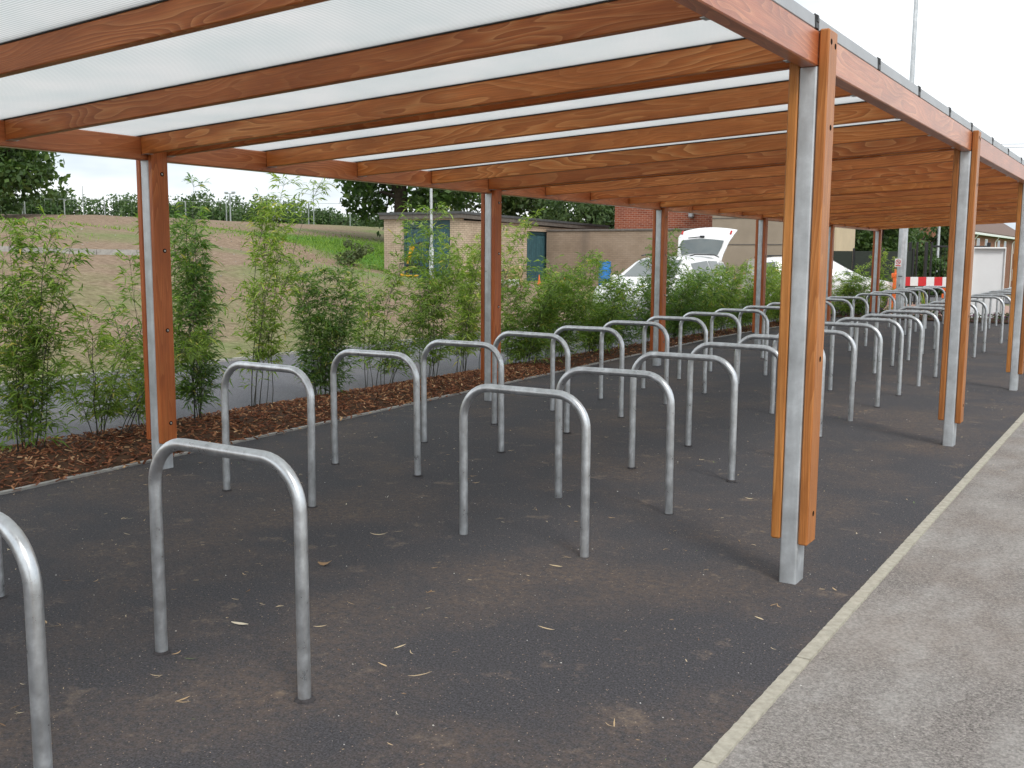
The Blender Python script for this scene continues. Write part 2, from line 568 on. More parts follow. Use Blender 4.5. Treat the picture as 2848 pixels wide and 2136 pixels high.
def soil_mat():
    m, t, b = new_mat("raked_soil_and_grass")
    v = coords(t)
    f = N(t, "ShaderNodeTexNoise", Scale=7.0, Detail=8.0, Roughness=0.72)
    t.links.new(v, f.inputs["Vector"])
    big = N(t, "ShaderNodeTexNoise", Scale=0.16, Detail=5.0, Roughness=0.6)
    mpb = N(t, "ShaderNodeMapping")
    mpb.inputs["Scale"].default_value = (1.0, 0.55, 1)
    t.links.new(v, mpb.inputs["Vector"])
    t.links.new(mpb.outputs["Vector"], big.inputs["Vector"])
    soil = ramp(t, [(0.30, (0.150, 0.102, 0.068)), (0.5, (0.245, 0.178, 0.122)), (0.70, (0.36, 0.272, 0.195))])
    t.links.new(f.outputs["Fac"], soil.inputs["Fac"])
    grass = ramp(t, [(0.3, (0.055, 0.140, 0.022)), (0.7, (0.130, 0.270, 0.045))])
    t.links.new(f.outputs["Fac"], grass.inputs["Fac"])
    g1 = ramp(t, [(0.50, (0, 0, 0)), (0.68, (0.6, 0.6, 0.6))])
    t.links.new(big.outputs["Fac"], g1.inputs["Fac"])
    # sown bank beside the store
    geo = N(t, "ShaderNodeNewGeometry")
    sub = N(t, "ShaderNodeVectorMath", operation='SUBTRACT')
    t.links.new(geo.outputs["Position"], sub.inputs[0])
    sub.inputs[1].default_value = (-24.5, 30.5, 2.0)
    scl = N(t, "ShaderNodeVectorMath", operation='MULTIPLY')
    t.links.new(sub.outputs[0], scl.inputs[0])
    scl.inputs[1].default_value = (0.15, 0.17, 0.0)
    ln = N(t, "ShaderNodeVectorMath", operation='LENGTH')
    t.links.new(scl.outputs[0], ln.inputs[0])
    wob = math_n(t, 'ADD', ln.outputs["Value"], math_n(t, 'MULTIPLY', math_n(t, 'SUBTRACT', big.outputs["Fac"], 0.5), 1.1))
    g2 = ramp(t, [(0.72, (1, 1, 1)), (1.0, (0, 0, 0))])
    t.links.new(wob, g2.inputs["Fac"])
    sx = N(t, "ShaderNodeSeparateXYZ")
    t.links.new(geo.outputs["Position"], sx.inputs[0])
    far = N(t, "ShaderNodeMapRange")
    far.inputs["From Min"].default_value = 38
    far.inputs["From Max"].default_value = 60
    t.links.new(sx.outputs["Y"], far.inputs["Value"])
    g3 = math_n(t, 'MAXIMUM', g1.outputs["Color"], math_n(t, 'MAXIMUM', g2.outputs["Color"], far.outputs["Result"]))
    c = mixc(t, soil.outputs["Color"], grass.outputs["Color"], g3)
    t.links.new(c, b.inputs["Base Color"])
    b.inputs["Roughness"].default_value = 0.95
    b.inputs["Specular IOR Level"].default_value = 0.15
    bump(t, b, f.outputs["Fac"], 0.8, 0.05)
    return m


M['soil'] = soil_mat()
M['bed_soil'] = plain("bed_soil", (0.075, 0.040, 0.022), 0.95, 0, 0.4, 25.0, 0.2, 0.8)


def attr_mat(name, stops, rough=0.5, transl=0.0, attr="tint"):
    m, t, b = new_mat(name)
    a = N(t, "ShaderNodeAttribute", attribute_name=attr)
    rp = ramp(t, stops)
    t.links.new(a.outputs["Fac"], rp.inputs["Fac"])
    t.links.new(rp.outputs["Color"], b.inputs["Base Color"])
    b.inputs["Roughness"].default_value = rough
    b.inputs["Specular IOR Level"].default_value = 0.4
    if transl:
        o = t.nodes["Material Output"]
        tr = t.nodes.new("ShaderNodeBsdfTranslucent")
        br = mixc(t, rp.outputs["Color"], (1.0, 1.25, 0.55), 1.0, 'MULTIPLY')
        t.links.new(br, tr.inputs["Color"])
        ms = t.nodes.new("ShaderNodeMixShader")
        ms.inputs[0].default_value = transl
        t.links.new(b.outputs[0], ms.inputs[1])
        t.links.new(tr.outputs[0], ms.inputs[2])
        t.links.new(ms.outputs[0], o.inputs["Surface"])
    return m


M['chips'] = attr_mat("bark_chip", [(0.0, (0.095, 0.034, 0.016)), (0.55, (0.26, 0.092, 0.040)), (0.85, (0.40, 0.19, 0.085)), (1.0, (0.64, 0.42, 0.23))], 0.85)
M['litter'] = attr_mat("dry_leaf", [(0.0, (0.17, 0.085, 0.035)), (0.4, (0.50, 0.34, 0.18)), (0.85, (0.72, 0.60, 0.39)), (0.93, (0.66, 0.60, 0.50)), (1.0, (0.16, 0.22, 0.07))], 0.7)
M['grit'] = attr_mat("loose_grit", [(0.0, (0.20, 0.17, 0.14)), (0.6, (0.42, 0.39, 0.35)), (1.0, (0.70, 0.69, 0.66))], 0.8)
M['leaf_dark'] = attr_mat("bamboo_leaf_dark", [(0.0, (0.044, 0.100, 0.024)), (0.5, (0.110, 0.205, 0.046)), (0.9, (0.225, 0.345, 0.060)), (1.0, (0.46, 0.40, 0.10))], 0.42, 0.40)
M['leaf_mid'] = attr_mat("bamboo_leaf_mid", [(0.0, (0.065, 0.130, 0.022)), (0.5, (0.170, 0.280, 0.044)), (0.9, (0.30, 0.42, 0.065)), (1.0, (0.56, 0.46, 0.11))], 0.42, 0.32)
M['leaf_light'] = attr_mat("bamboo_leaf_light", [(0.0, (0.10, 0.165, 0.024)), (0.5, (0.225, 0.335, 0.048)), (0.88, (0.36, 0.47, 0.080)), (1.0, (0.62, 0.50, 0.13))], 0.42, 0.34)
M['culm'] = plain("dark_culm", (0.030, 0.030, 0.018), 0.45, 0, 0.5, 9.0)
M['twig'] = plain("green_twig", (0.10, 0.12, 0.035), 0.6, 0, 0.3, 9.0)
M['bark'] = plain("tree_bark", (0.055, 0.042, 0.034), 0.95, 0, 0.4, 6.0, 0.2, 0.8)
M['tree_oak'] = attr_mat("oak_leaf", [(0.0, (0.026, 0.060, 0.016)), (0.6, (0.072, 0.130, 0.032)), (1.0, (0.15, 0.22, 0.058))], 0.5, 0.25)
M['tree_grey'] = attr_mat("willow_leaf", [(0.0, (0.055, 0.080, 0.032)), (0.6, (0.12, 0.155, 0.062)), (1.0, (0.20, 0.235, 0.11))], 0.55, 0.25)
M['tree_far'] = attr_mat("hedge_leaf", [(0.0, (0.038, 0.075, 0.028)), (0.6, (0.090, 0.145, 0.052)), (1.0, (0.16, 0.22, 0.085))], 0.6, 0.25)


def brick_mat(name, c1, c2, mortar, bw=0.225, bh=0.075, stain=None):
    """brick courses by face direction: local XZ on fronts, local YZ on sides"""
    m, t, b = new_mat(name)
    tcn = N(t, "ShaderNodeTexCoord")
    sx = N(t, "ShaderNodeSeparateXYZ")
    t.links.new(tcn.outputs["Object"], sx.inputs[0])
    u = math_n(t, 'ADD', sx.outputs["X"], sx.outputs["Y"])
    cb = N(t, "ShaderNodeCombineXYZ")
    t.links.new(u, cb.inputs[0])
    t.links.new(sx.outputs["Z"], cb.inputs[1])
    br = N(t, "ShaderNodeTexBrick")
    br.inputs["Scale"].default_value = 1.0
    br.inputs["Brick Width"].default_value = bw
    br.inputs["Row Height"].default_value = bh
    br.inputs["Mortar Size"].default_value = 0.006
    br.inputs["Mortar Smooth"].default_value = 0.2
    br.inputs["Color1"].default_value = (*c1, 1)
    br.inputs["Color2"].default_value = (*c2, 1)
    br.inputs["Mortar"].default_value = (*mortar, 1)
    t.links.new(cb.outputs[0], br.inputs["Vector"])
    n = N(t, "ShaderNodeTexNoise", Scale=0.9, Detail=6.0, Roughness=0.6)
    t.links.new(tcn.outputs["Object"], n.inputs["Vector"])
    rp = ramp(t, [(0.3, (0.78, 0.76, 0.73)), (0.65, (1.08, 1.08, 1.08))])
    t.links.new(n.outputs["Fac"], rp.inputs["Fac"])
    c = mixc(t, br.outputs["Color"], rp.outputs["Color"], 0.9, 'MULTIPLY')
    if stain:
        s = N(t, "ShaderNodeTexNoise", Scale=1.0, Detail=5.0)
        ms = N(t, "ShaderNodeMapping")
        ms.inputs["Scale"].default_value = (0.9, 0.9, 0.12)
        t.links.new(tcn.outputs["Object"], ms.inputs["Vector"])
        t.links.new(ms.outputs["Vector"], s.inputs["Vector"])
        sr = ramp(t, [(0.58, (0, 0, 0)), (0.75, (1, 1, 1))])
        t.links.new(s.outputs["Fac"], sr.inputs["Fac"])
        c = mixc(t, c, stain, math_n(t, 'MULTIPLY', sr.outputs["Color"], 0.7))
    t.links.new(c, b.inputs["Base Color"])
    b.inputs["Roughness"].default_value = 0.9
    b.inputs["Specular IOR Level"].default_value = 0.2
    bump(t, b, math_n(t, 'SUBTRACT', 1.0, br.outputs["Fac"]), 0.6, 0.01)
    return m


M['buff'] = brick_mat("buff_brick", (0.50, 0.40, 0.30), (0.58, 0.475, 0.36), (0.21, 0.17, 0.135), stain=(0.13, 0.085, 0.055))
M['wall_buff'] = brick_mat("weathered_wall_brick", (0.33, 0.255, 0.19), (0.37, 0.29, 0.22), (0.27, 0.215, 0.165), stain=(0.19, 0.15, 0.12))
M['redbrick'] = brick_mat("red_brick", (0.36, 0.105, 0.055), (0.24, 0.065, 0.038), (0.46, 0.36, 0.28))
M['housebrick'] = brick_mat("house_brick", (0.30, 0.115, 0.075), (0.24, 0.09, 0.06), (0.34, 0.26, 0.2))
M['render_wall'] = plain("grey_render", (0.33, 0.275, 0.215), 0.9, 0, 0.10, 1.4, 0.2, 0.2)
M['cream_wall'] = plain("cream_render", (0.56, 0.46, 0.31), 0.9, 0, 0.10, 1.4, 0.2, 0.2)
M['felt'] = plain("roof_felt", (0.085, 0.09, 0.092), 0.9, 0, 0.25, 5.0)
M['fascia'] = plain("weathered_fascia", (0.14, 0.125, 0.11), 0.85, 0, 0.3, 8.0)
M['teal'] = plain("teal_paint", (0.038, 0.105, 0.125), 0.6, 0, 0.22, 6.0)
M['teal_dark'] = plain("teal_trim", (0.028, 0.078, 0.095), 0.6, 0, 0.2, 6.0)
M['tile'] = plain("brown_roof_tile", (0.16, 0.105, 0.085), 0.85, 0, 0.2, 4.0)
M['white'] = plain("white_paint", (0.80, 0.80, 0.79), 0.5, 0, 0.04)
M['white_board'] = plain("white_board", (0.78, 0.79, 0.80), 0.45, 0, 0.03)
M['carwhite'] = plain("white_car_paint", (0.80, 0.80, 0.80), 0.18, 0, 0.02)
M['carwhite'].node_tree.nodes["Principled BSDF"].inputs["Coat Weight"].default_value = 0.6
M['glass'] = plain("car_glass", (0.11, 0.13, 0.13), 0.05, 0, 0.1, spec=0.9)
M['glass2'] = plain("window_glass", (0.06, 0.07, 0.08), 0.08, 0, 0.1, spec=0.8)
M['tyre'] = plain("tyre_rubber", (0.02, 0.02, 0.021), 0.8, 0, 0.2)
M['alloy'] = plain("alloy_rim", (0.55, 0.56, 0.57), 0.3, 0.8, 0.08)
M['redlens'] = plain("red_lens", (0.45, 0.025, 0.02), 0.25, 0, 0.05)
M['clearlens'] = plain("clear_lens", (0.62, 0.64, 0.65), 0.15, 0.3, 0.05)
M['boot_shade'] = plain("painted_boot_shade", (0.025, 0.025, 0.027), 0.8, 0, 0.2)  # near-black colour painted for the shade inside the open boot
M['yellow'] = plain("yellow_paint", (0.75, 0.42, 0.02), 0.45, 0, 0.08)
M['blue'] = plain("blue_plastic", (0.025, 0.20, 0.58), 0.45, 0, 0.08)
M['orange'] = plain("orange_plastic", (0.80, 0.15, 0.03), 0.5, 0, 0.08)
M['red'] = plain("red_plastic", (0.62, 0.03, 0.035), 0.5, 0, 0.06)
M['tan'] = plain("tan_tank", (0.46, 0.33, 0.19), 0.6, 0, 0.12)
M['blackmetal'] = plain("black_metal", (0.016, 0.017, 0.019), 0.5, 0.2, 0.2)
M['fencegalv'] = plain("fence_galv", (0.36, 0.38, 0.39), 0.5, 0.3, 0.1)
M['stone'] = plain("rubble_stone", (0.48, 0.46, 0.42), 0.9, 0, 0.3, 6.0, 0.2, 0.4)
M['pink'] = plain("pink_brickpaving", (0.36, 0.22, 0.17), 0.9, 0, 0.2, 6.0)
M['purple'] = attr_mat("bedding_flower", [(0.0, (0.03, 0.06, 0.02)), (0.6, (0.08, 0.13, 0.04)), (0.8, (0.16, 0.05, 0.14)), (1.0, (0.30, 0.10, 0.26))], 0.6, 0.2)


# ================================================================== terrain
def ground_z(x, y):
    base = 0.42 * ss((-5.2 - x) / 9.0)
    t = clamp((-x - 5.3 - 0.9 * clamp(y - 16, 0, 12)) / 22.0)
    hill = 2.15 * (0.45 * t + 0.55 * ss(t))
    bank = 0.55 * ss((-20.4 - x) / 3.0) * ss((y - 19) / 5.0)
    z = base + hill + bank
    z += 0.012 * max(0.0, -x - 28)
    z -= 2.2 * ss((y - 40) / 45.0) * ss((x + 22) / 14.0)
    if x < -5.4:
        k = clamp((-5.4 - x) / 3)
        z += k * 0.05 * mnoise.noise(Vector((x * 0.45, y * 0.45, 0)))
        z += k * 0.10 * mnoise.noise(Vector((x * 0.11, y * 0.11, 3)))
    return z - 0.03


def build_ground():
    def axis(a, b, fa, fb, fine):
        xs = [a]
        x = a
        while x < b:
            d = 0
            if x < fa:
                d = fa - x
            elif x > fb:
                d = x - fb
            x += fine + d * 0.12
            xs.append(x)
        return xs
    xs = axis(-500, 400, -34, 8, 0.8)
    ys = axis(-120, 700, -4, 44, 0.8)
    mb = MB()
    for y in ys:
        for x in xs:
            mb.v.append((x, y, ground_z(x, y)))
    n = len(xs)
    for j in range(len(ys) - 1):
        for i in range(n - 1):
            mb.face([j * n + i, j * n + i + 1, (j + 1) * n + i + 1, (j + 1) * n + i])
    o = obj("ground", mb, M['soil'], smooth=True, angle=None)
    tag(o, kind="structure")


build_ground()


def bed_edge(y):                      # line of the edging between tarmac and bark bed
    return -0.27 - 0.065 * clamp(y, -3, 13)


BED_FAR = -1.55


def sheet(name, pts, z, mat, nx=1):
    mb = MB()
    mb.poly([(x, y, z) for x, y in pts])
    return tag(obj(name, mb, mat), kind="structure")


END_Y = 20.75
ys_ = [-14 + i * 0.5 for i in range(71)]
ys_ = [y for y in ys_ if y < END_Y] + [END_Y]
mb = MB()
for y in ys_:
    mb.v.append((bed_edge(y) + 0.02, y, 0.0))
    mb.v.append((4.69, y, 0.0))
for i in range(len(ys_) - 1):
    mb.face([2 * i, 2 * i + 1, 2 * i + 3, 2 * i + 2])
tag(obj("cycle_park_tarmac", mb, M['tarmac']), kind="structure")
sheet("pavement", [(4.69, -14), (15, -14), (15, 60), (4.69, 60)], -0.004, M['pavement'])
sheet("path", [(-5.05, -14), (BED_FAR - 0.02, -14), (BED_FAR - 0.02, 30.5), (-5.05, 30.5)], -0.004, M['path'])
sheet("far_paving", [(BED_FAR - 0.02, 22.6), (4.69, 22.6), (4.69, 30.5), (BED_FAR - 0.02, 30.5)], -0.008, M['pink'])
# service road beyond the gate
sheet("road", [(-5.05, 31.5), (15, 34.0), (15, 39.0), (-5.05, 37.0)], 0.0, M['path'])

# --- flush concrete edging between tarmac and pavement, stone by stone
def edging_run(parent, x0f, wid, y0, y1, length, top, mat, jit, name="edging_stone"):
    y = y0
    while y < y1:
        L_ = length * random.uniform(0.97, 1.03)
        nseg = 44
        mb = MB()
        a, b_ = [], []
        for i in range(nseg + 1):
            yy = y + 0.003 + (L_ - 0.006) * i / nseg
            x0 = x0f(yy)
            a.append((x0 + random.uniform(-jit, jit), yy))
            b_.append((x0 + wid + random.uniform(-jit, jit), yy))
        tilt = random.uniform(-0.0015, 0.0015)
        mb.prism(a[::-1] + b_, -0.06, top + tilt)
        mb.f[0], mb.f[1] = mb.f[0][::-1], mb.f[1][::-1]
        for q in range(2, len(mb.f)):
            mb.f[q] = mb.f[q][::-1]
        obj(name, mb, mat, parent)
        y += L_


kerb = empty("kerb_edging", (0, 0, 0))
tag(kerb, kind="structure")
edging_run(kerb, lambda y: 4.662, 0.050, -4.6, 33.0, 0.915, 0.007, M['concrete'], 0.0015)
bedge = empty("bed_edging", (0, 0, 0))
tag(bedge, kind="structure")
edging_run(bedge, lambda y: bed_edge(y), 0.04, -4.0, END_Y, 0.915, 0.014, M['concrete2'], 0.003)
pedge = empty("path_edging", (0, 0, 0))
tag(pedge, kind="structure")
edging_run(pedge, lambda y: -5.10, 0.07, -4.0, 30.5, 0.915, 0.03, M['concrete2'], 0.004)

# --- concrete channel stepping across the slope
chan = empty("slope_edging", (0, 0, 0))
tag(chan, kind="structure")
for i in range(18):
    y0 = -4 + i * 0.92
    y1 = y0 + 0.90
    xa = -16.2 + 0.30 * (y0 - 9)
    xb = -16.2 + 0.30 * (y1 - 9)
    mb = MB()
    za, zb = ground_z(xa, y0), ground_z(xb, y1)
    w_ = 0.14
    b0 = len(mb.v)
    top = 0.13
    mb.v += [(xa, y0, za - .1), (xb, y1, zb - .1), (xb - w_, y1, zb - .1), (xa - w_, y0, za - .1),
             (xa, y0, za + top), (xb, y1, zb + top), (xb - w_, y1, zb + top), (xa - w_, y0, za + top)]
    for q in ((0, 3, 2, 1), (4, 5, 6, 7), (0, 1, 5, 4), (1, 2, 6, 5), (2, 3, 7, 6), (3, 0, 4, 7)):
        mb.face([b0 + k for k in q])
    obj("edging_stone", mb, M['concrete2'], chan)

# --- bark bed: mounded soil plus loose chips
mb = MB()
ny = 110
for j in range(ny + 1):
    y = -6 + (END_Y + 0.4 + 6) * j / ny
    e = bed_edge(y)
    for i in range(9):
        k = i / 8
        x = e + (BED_FAR - e) * k
        z = 0.004 + 0.055 * math.sin(math.pi * min(1, k * 1.0)) ** 0.7 + 0.012 * mnoise.noise(Vector((x * 4, y * 4, 0)))
        mb.v.append((x, y, z if 0 < i < 8 else -0.01))
for j in range(ny):
    for i in range(8):
        a = j * 9 + i
        mb.face([a, a + 9, a + 10, a + 1])
tag(obj("planting_bed", mb, M['bed_soil'], smooth=True, angle=None), kind="structure")


def set_tint(me, vals):
    at = me.attributes.new("tint", 'FLOAT', 'POINT')
    at.data.foreach_set("value", vals)


def bed_z(x, y):
    e = bed_edge(y)
    k = clamp((x - e) / (BED_FAR - e))
    return 0.004 + 0.055 * max(0.0, math.sin(math.pi * k)) ** 0.7 + 0.012 * mnoise.noise(Vector((x * 4, y * 4, 0)))


def chips():
    rg = random.Random(3)
    mb = MB()
    tint = []
    for i in range(11500):
        u = rg.random()
        y = -2.2 + 9.0 * rg.random() if u < 0.72 else 6.5 + 14.3 * rg.random()
        e = bed_edge(y)
        k = rg.random()
        x = e + 0.015 + (BED_FAR - e - 0.0) * k
        if rg.random() < 0.02:
            x = e + rg.uniform(0.0, 0.10)
        L_ = rg.uniform(0.014, 0.062)
        w_ = rg.uniform(0.005, 0.017)
        th = rg.uniform(0.002, 0.005)
        z = bed_z(x, y) + rg.uniform(0.0, 0.016)
        if x > e:
            z = 0.018 + th
        Mx = Matrix.Rotation(rg.uniform(0, 6.28), 3, 'Z') @ Matrix.Rotation(rg.gauss(0, 0.35), 3, 'Y') @ Matrix.Rotation(rg.gauss(0, 0.35), 3, 'X')
        b0 = len(mb.v)
        mb.box((x, y, z), (L_, w_, th), Mx)
        # uneven ends
        tv = rg.random() ** 1.25
        tint += [tv] * 8
    me = mb.mesh("bark_chips", M['chips'])
    set_tint(me, tint)
    o = link("bark_chips", me)
    tag(o, "red-brown bark chips covering the bed under the bamboo", "bark mulch", kind="stuff")


chips()

def slope_scatter():
    rg = random.Random(91)
    lv, lf, tint = [], [], []
    n = 0
    while n < 15000:
        if rg.random() < 0.55:
            x, y = rg.gauss(-24.0, 3.2), rg.gauss(30.0, 3.0)
        else:
            x, y = rg.uniform(-34, -5.5), rg.uniform(-2, 34)
            if mnoise.noise(Vector((x * 0.22, y * 0.16, 4))) < 0.18:
                continue
        if -19.8 < x < -15.5 and y > 25.2:
            continue
        if x > -5.4:
            continue
        z = ground_z(x, y)
        h = rg.uniform(0.04, 0.13)
        a = rg.uniform(0, 6.28)
        w_ = rg.uniform(0.012, 0.03)
        b0 = len(lv)
        lx, ly = rg.gauss(0, .04), rg.gauss(0, .04)
        lv.extend([(x - w_ * math.cos(a), y - w_ * math.sin(a), z - .01), (x + w_ * math.cos(a), y + w_ * math.sin(a), z - .01), (x + lx, y + ly, z + h)])
        lf.append((b0, b0 + 1, b0 + 2))
        tint.extend([clamp(rg.gauss(.5, .2), 0, .9)] * 3)
        n += 1
    me = bpy.data.meshes.new("sparse_grass")
    me.from_pydata(lv, [], lf)
    me.materials.append(M['leaf_mid'])
    set_tint(me, tint)
    tag(link("sparse_grass", me), "thin grass and weeds coming up over the soil slope", "grass", kind="stuff")
    mb, tint = MB(), []
    for i in range(520):
        x = -5.3 - 24 * rg.random() ** 1.2
        y = rg.uniform(-1, 27)
        s = rg.uniform(0.010, 0.028)
        mb.box((x, y, ground_z(x, y) + s * .25), (s * 1.5, s, s), Matrix.Rotation(rg.uniform(0, 6), 3, 'Z') @ Matrix.Rotation(rg.gauss(0, .5), 3, 'X'))
        tint += [rg.random() * .7] * 8
    me = mb.mesh("soil_stones", M['grit'])
    set_tint(me, tint)
    tag(link("soil_stones", me), "small pale stones strewn over the raked soil slope", "stones", kind="stuff")


slope_scatter()

# ================================================================== the shelter
W_, P_ = 4.3606, 4.047
ZL, ZR = 2.068, 2.2706        # undersides of left and right longitudinal beams
BD = 0.145                     # beam depth
RD = 0.113                     # rafter depth
BT = 0.045                     # timber thickness
SX, SY = 0.078, 0.122           # steel core
PT = 0.043                     # post plank thickness
shelter = empty("cycle_shelter", (0, 0, 0))
tag(shelter, "long timber cycle shelter on paired plank posts with clear ribbed roof sheets", "shelter")


def timber(name, p0, p1, wd, dp, mat, parent, up=None, ch=0.004):
    """rectangular board from p0 to p1; local X runs along it, Z is its depth"""
    p0, p1 = Vector(p0), Vector(p1)
    d = p1 - p0
    x = d.normalized()
    up = Vector(up or (0, 0, 1))
    y = up.cross(x).normalized()
    z = x.cross(y)
    mb = MB()
    mb.cbox((0, 0, 0), (d.length, wd, dp), ch)
    o = obj(name, mb, mat, parent)
    c = (p0 + p1) / 2
    pm = Matrix(((x.x, y.x, z.x, c.x), (x.y, y.y, z.y, c.y), (x.z, y.z, z.z, c.z), (0, 0, 0, 1)))
    if parent is not None and parent is not shelter:
        pm = parent.matrix_basis.inverted() @ pm
    o.matrix_basis = pm
    return o


BAYS = range(-1, 6)            # post rows, first one beside the photographer


def bolt_mesh():
    mb = MB()
    mb.lathe([(0.0145, 0.0), (0.0145, 0.0012), (0.0125, 0.0014)], n=14, m=0, axis='x')
    mb.lathe([(0.0075, 0.001), (0.0075, 0.004), (0.005, 0.0065)], n=8, m=1, axis='x')
    return mb.mesh("bolt", [M['hole_shade'], M['bolt']])


BOLT = bolt_mesh()
_hb = MB()
_hb.lathe([(0.0125, 0.0), (0.0125, 0.0010), (0.011, 0.0012)], n=14, axis='x')  # no recess is cut: the disc's dark colour is its shade
HOLE_SHADE_DISC = _hb.mesh("bolt_hole_shade", M['hole_shade'])
for side, (xc, zb) in (('L', (0.0, ZL)), ('R', (W_, ZR))):
    for j in BAYS:
        yc = j * P_
        mb = MB()
        # rolled hollow section with rounded corners
        r = 0.010
        ol = []
        for cx, cy, a0 in ((SX / 2 - r, SY / 2 - r, 0), (-SX / 2 + r, SY / 2 - r, 90), (-SX / 2 + r, -SY / 2 + r, 180), (SX / 2 - r, -SY / 2 + r, 270)):
            for k in range(5):
                a = R(a0 + 22.5 * k)
                ol.append((cx + r * math.cos(a), cy + r * math.sin(a)))
        mb.prism(ol, -0.02, zb - 0.002)
        post = obj("post", mb, M['galv_post'], shelter, (xc, yc, 0), smooth=True, angle=50)
        if j in (0, 1, 2, 3) or side == 'L':
            pass
        gold = side == 'R'
        for s in (-1, 1):
            outer = (s > 0) == (side == 'R')
            zt = zb + BD + 0.006 if outer else zb + BD - 0.01
            zb0 = 0.185 if s > 0 else 0.20
            px = s * (SX / 2 + 0.002 + PT / 2)
            pl = timber("plank", (xc + px, yc, zb0), (xc + px, yc, zt), 0.126, PT, M['plank_gold'] if gold else M['plank_red'], post, up=(1, 0, 0), ch=0.006)
            # bolt heads (right posts: only discs darkened as shaded holes) on the face that is away from the steel
            if s > 0:
                hs = [0.32, 0.95, 1.48, 1.98] if side == 'L' else [0.32, 1.02, 2.02]
                spots = [(h, 0.012) for h in hs]
                if side == 'R':
                    spots += [(zb + BD - 0.045, -0.03), (zb + BD - 0.055, 0.032)]
                else:
                    spots = [(h, 0.012) for h in hs]
                for h, dy in spots:
                    bo = link("bolt", BOLT if side == 'L' else HOLE_SHADE_DISC, post, (px + PT / 2 - 0.0003, dy, h))
        # dark trowelled collar of tarmac is part of the ground; nothing else at the foot

# longitudinal beams, one length per bay, butted over the posts
for side, (xc, zb) in (('L', (0.0, ZL)), ('R', (W_, ZR))):
    for j in range(-1, 5):
        y0, y1 = j * P_ + 0.0015, (j + 1) * P_ - 0.0015
        if j == -1:
            y0 -= 0.45
        if j == 4:
            y1 += 0.08
        timber("beam", (xc, y0, zb + BD / 2), (xc, y1, zb + BD / 2), SX - 0.004, BD, M['beam'], shelter, ch=0.005)

# rafters: a pair astride every post, three singles between
xa, xb = SX / 2 + 0.001, W_ - SX / 2 - 0.001
slope = (ZR - ZL) / W_
hang_mb = MB()
hang_mb.box((0, 0, -0.0015), (0.055, 0.05, 0.003))
hang_mb.box((-0.0, 0.0265, 0.035), (0.003, 0.003, 0.08))
HANG = hang_mb.mesh("joist_hanger", M['bolt'])
raft_y = []
for j in range(-1, 6):
    off = 0.126 / 2 + 0.003 + BT / 2
    if j > -1:
        raft_y.append((j * P_ - off, True))
    if j < 5:
        raft_y.append((j * P_ + off, False))
        for k in (1, 2, 3):
            raft_y.append((j * P_ + k * P_ / 4, True))
raft_y.append((-P_ - off, True))
for y, glaz in raft_y:
    za, zc = ZL + slope * xa, ZL + slope * xb
    za, zc = za + BD - RD, zc + BD - RD
    rf = timber("rafter", (xa, y, za + RD / 2), (xb, y, zc + RD / 2), BT, RD, M['rafter'], shelter)
    Lr = (Vector((xb, 0, zc)) - Vector((xa, 0, za))).length
    for e in (-1, 1):
        link("joist_hanger", HANG, rf, (e * (Lr / 2 - 0.03), 0, -RD / 2 - 0.0005))

# roof sheets and glazing bars
x0r, x1r = -0.06, W_ + 0.026
gl = sorted([y for y, g in raft_y if g])
ang = math.atan(slope)
zt_ = lambda x: ZL + BD + slope * x
Lp = (x1r - x0r) / math.cos(ang)
xm = (x0r + x1r) / 2
for i, y in enumerate(gl):
    # gasket on top of the rafter
    mb = MB()
    mb.box((0, 0, 0), (Lp, 0.0448, 0.005))
    gb = obj("gasket", mb, M['rubber'], shelter, (xm, y, zt_(xm) + 0.0035), (0, -ang, 0))
    mb = MB()
    mb.cbox((0, 0, 0), (Lp, 0.060, 0.012), 0.003)
    mb.box((0, 0, 0.014), (Lp, 0.018, 0.018))
    cap = obj("glazing_bar", mb, M['alu'], shelter, (xm, y, zt_(xm) + 0.0307), (0, -ang, 0))
    mb = MB()
    mb.cbox((0, 0, 0), (0.012, 0.050, 0.062), 0.004)
    mb.cbox((0.007, 0, 0.012), (0.006, 0.026, 0.030), 0.002)
    obj("end_cap", mb, M['black'], cap, (Lp / 2 + 0.007, 0, -0.002))
ends = gl + [gl[-1] + 0.18]
ends = [-P_ - 0.45] + ends if ends[0] > -P_ - 0.4 else ends
for a, b_ in zip(ends[:-1], ends[1:]):
    mb = MB()
    wd = b_ - a - 0.012
    th = 0.0155
    mb.box((0, 0, 0), (Lp, wd, th))
    pn = obj("roof_panel", mb, M['poly'], shelter, (xm, (a + b_) / 2, zt_(xm) + 0.0142), (0, -ang, 0))
    # aluminium closer on the open end of the sheet
    mb = MB()
    mb.cbox((0, 0, 0), (0.022, wd - 0.055, 0.056), 0.003)
    obj("edge_trim", mb, M['alu'], pn, (Lp / 2 + 0.001, 0, 0.010))
    mb = MB()
    mb.cbox((0, 0, 0), (0.022, wd - 0.055, 0.022), 0.003)
    obj("edge_trim", mb, M['alu'], pn, (-Lp / 2 - 0.001, 0, 0.001))

# ================================================================== cycle hoops
S_ = 1.0037
HW, HH, HR, TR = 0.7265, 0.8, 0.165, 0.0222


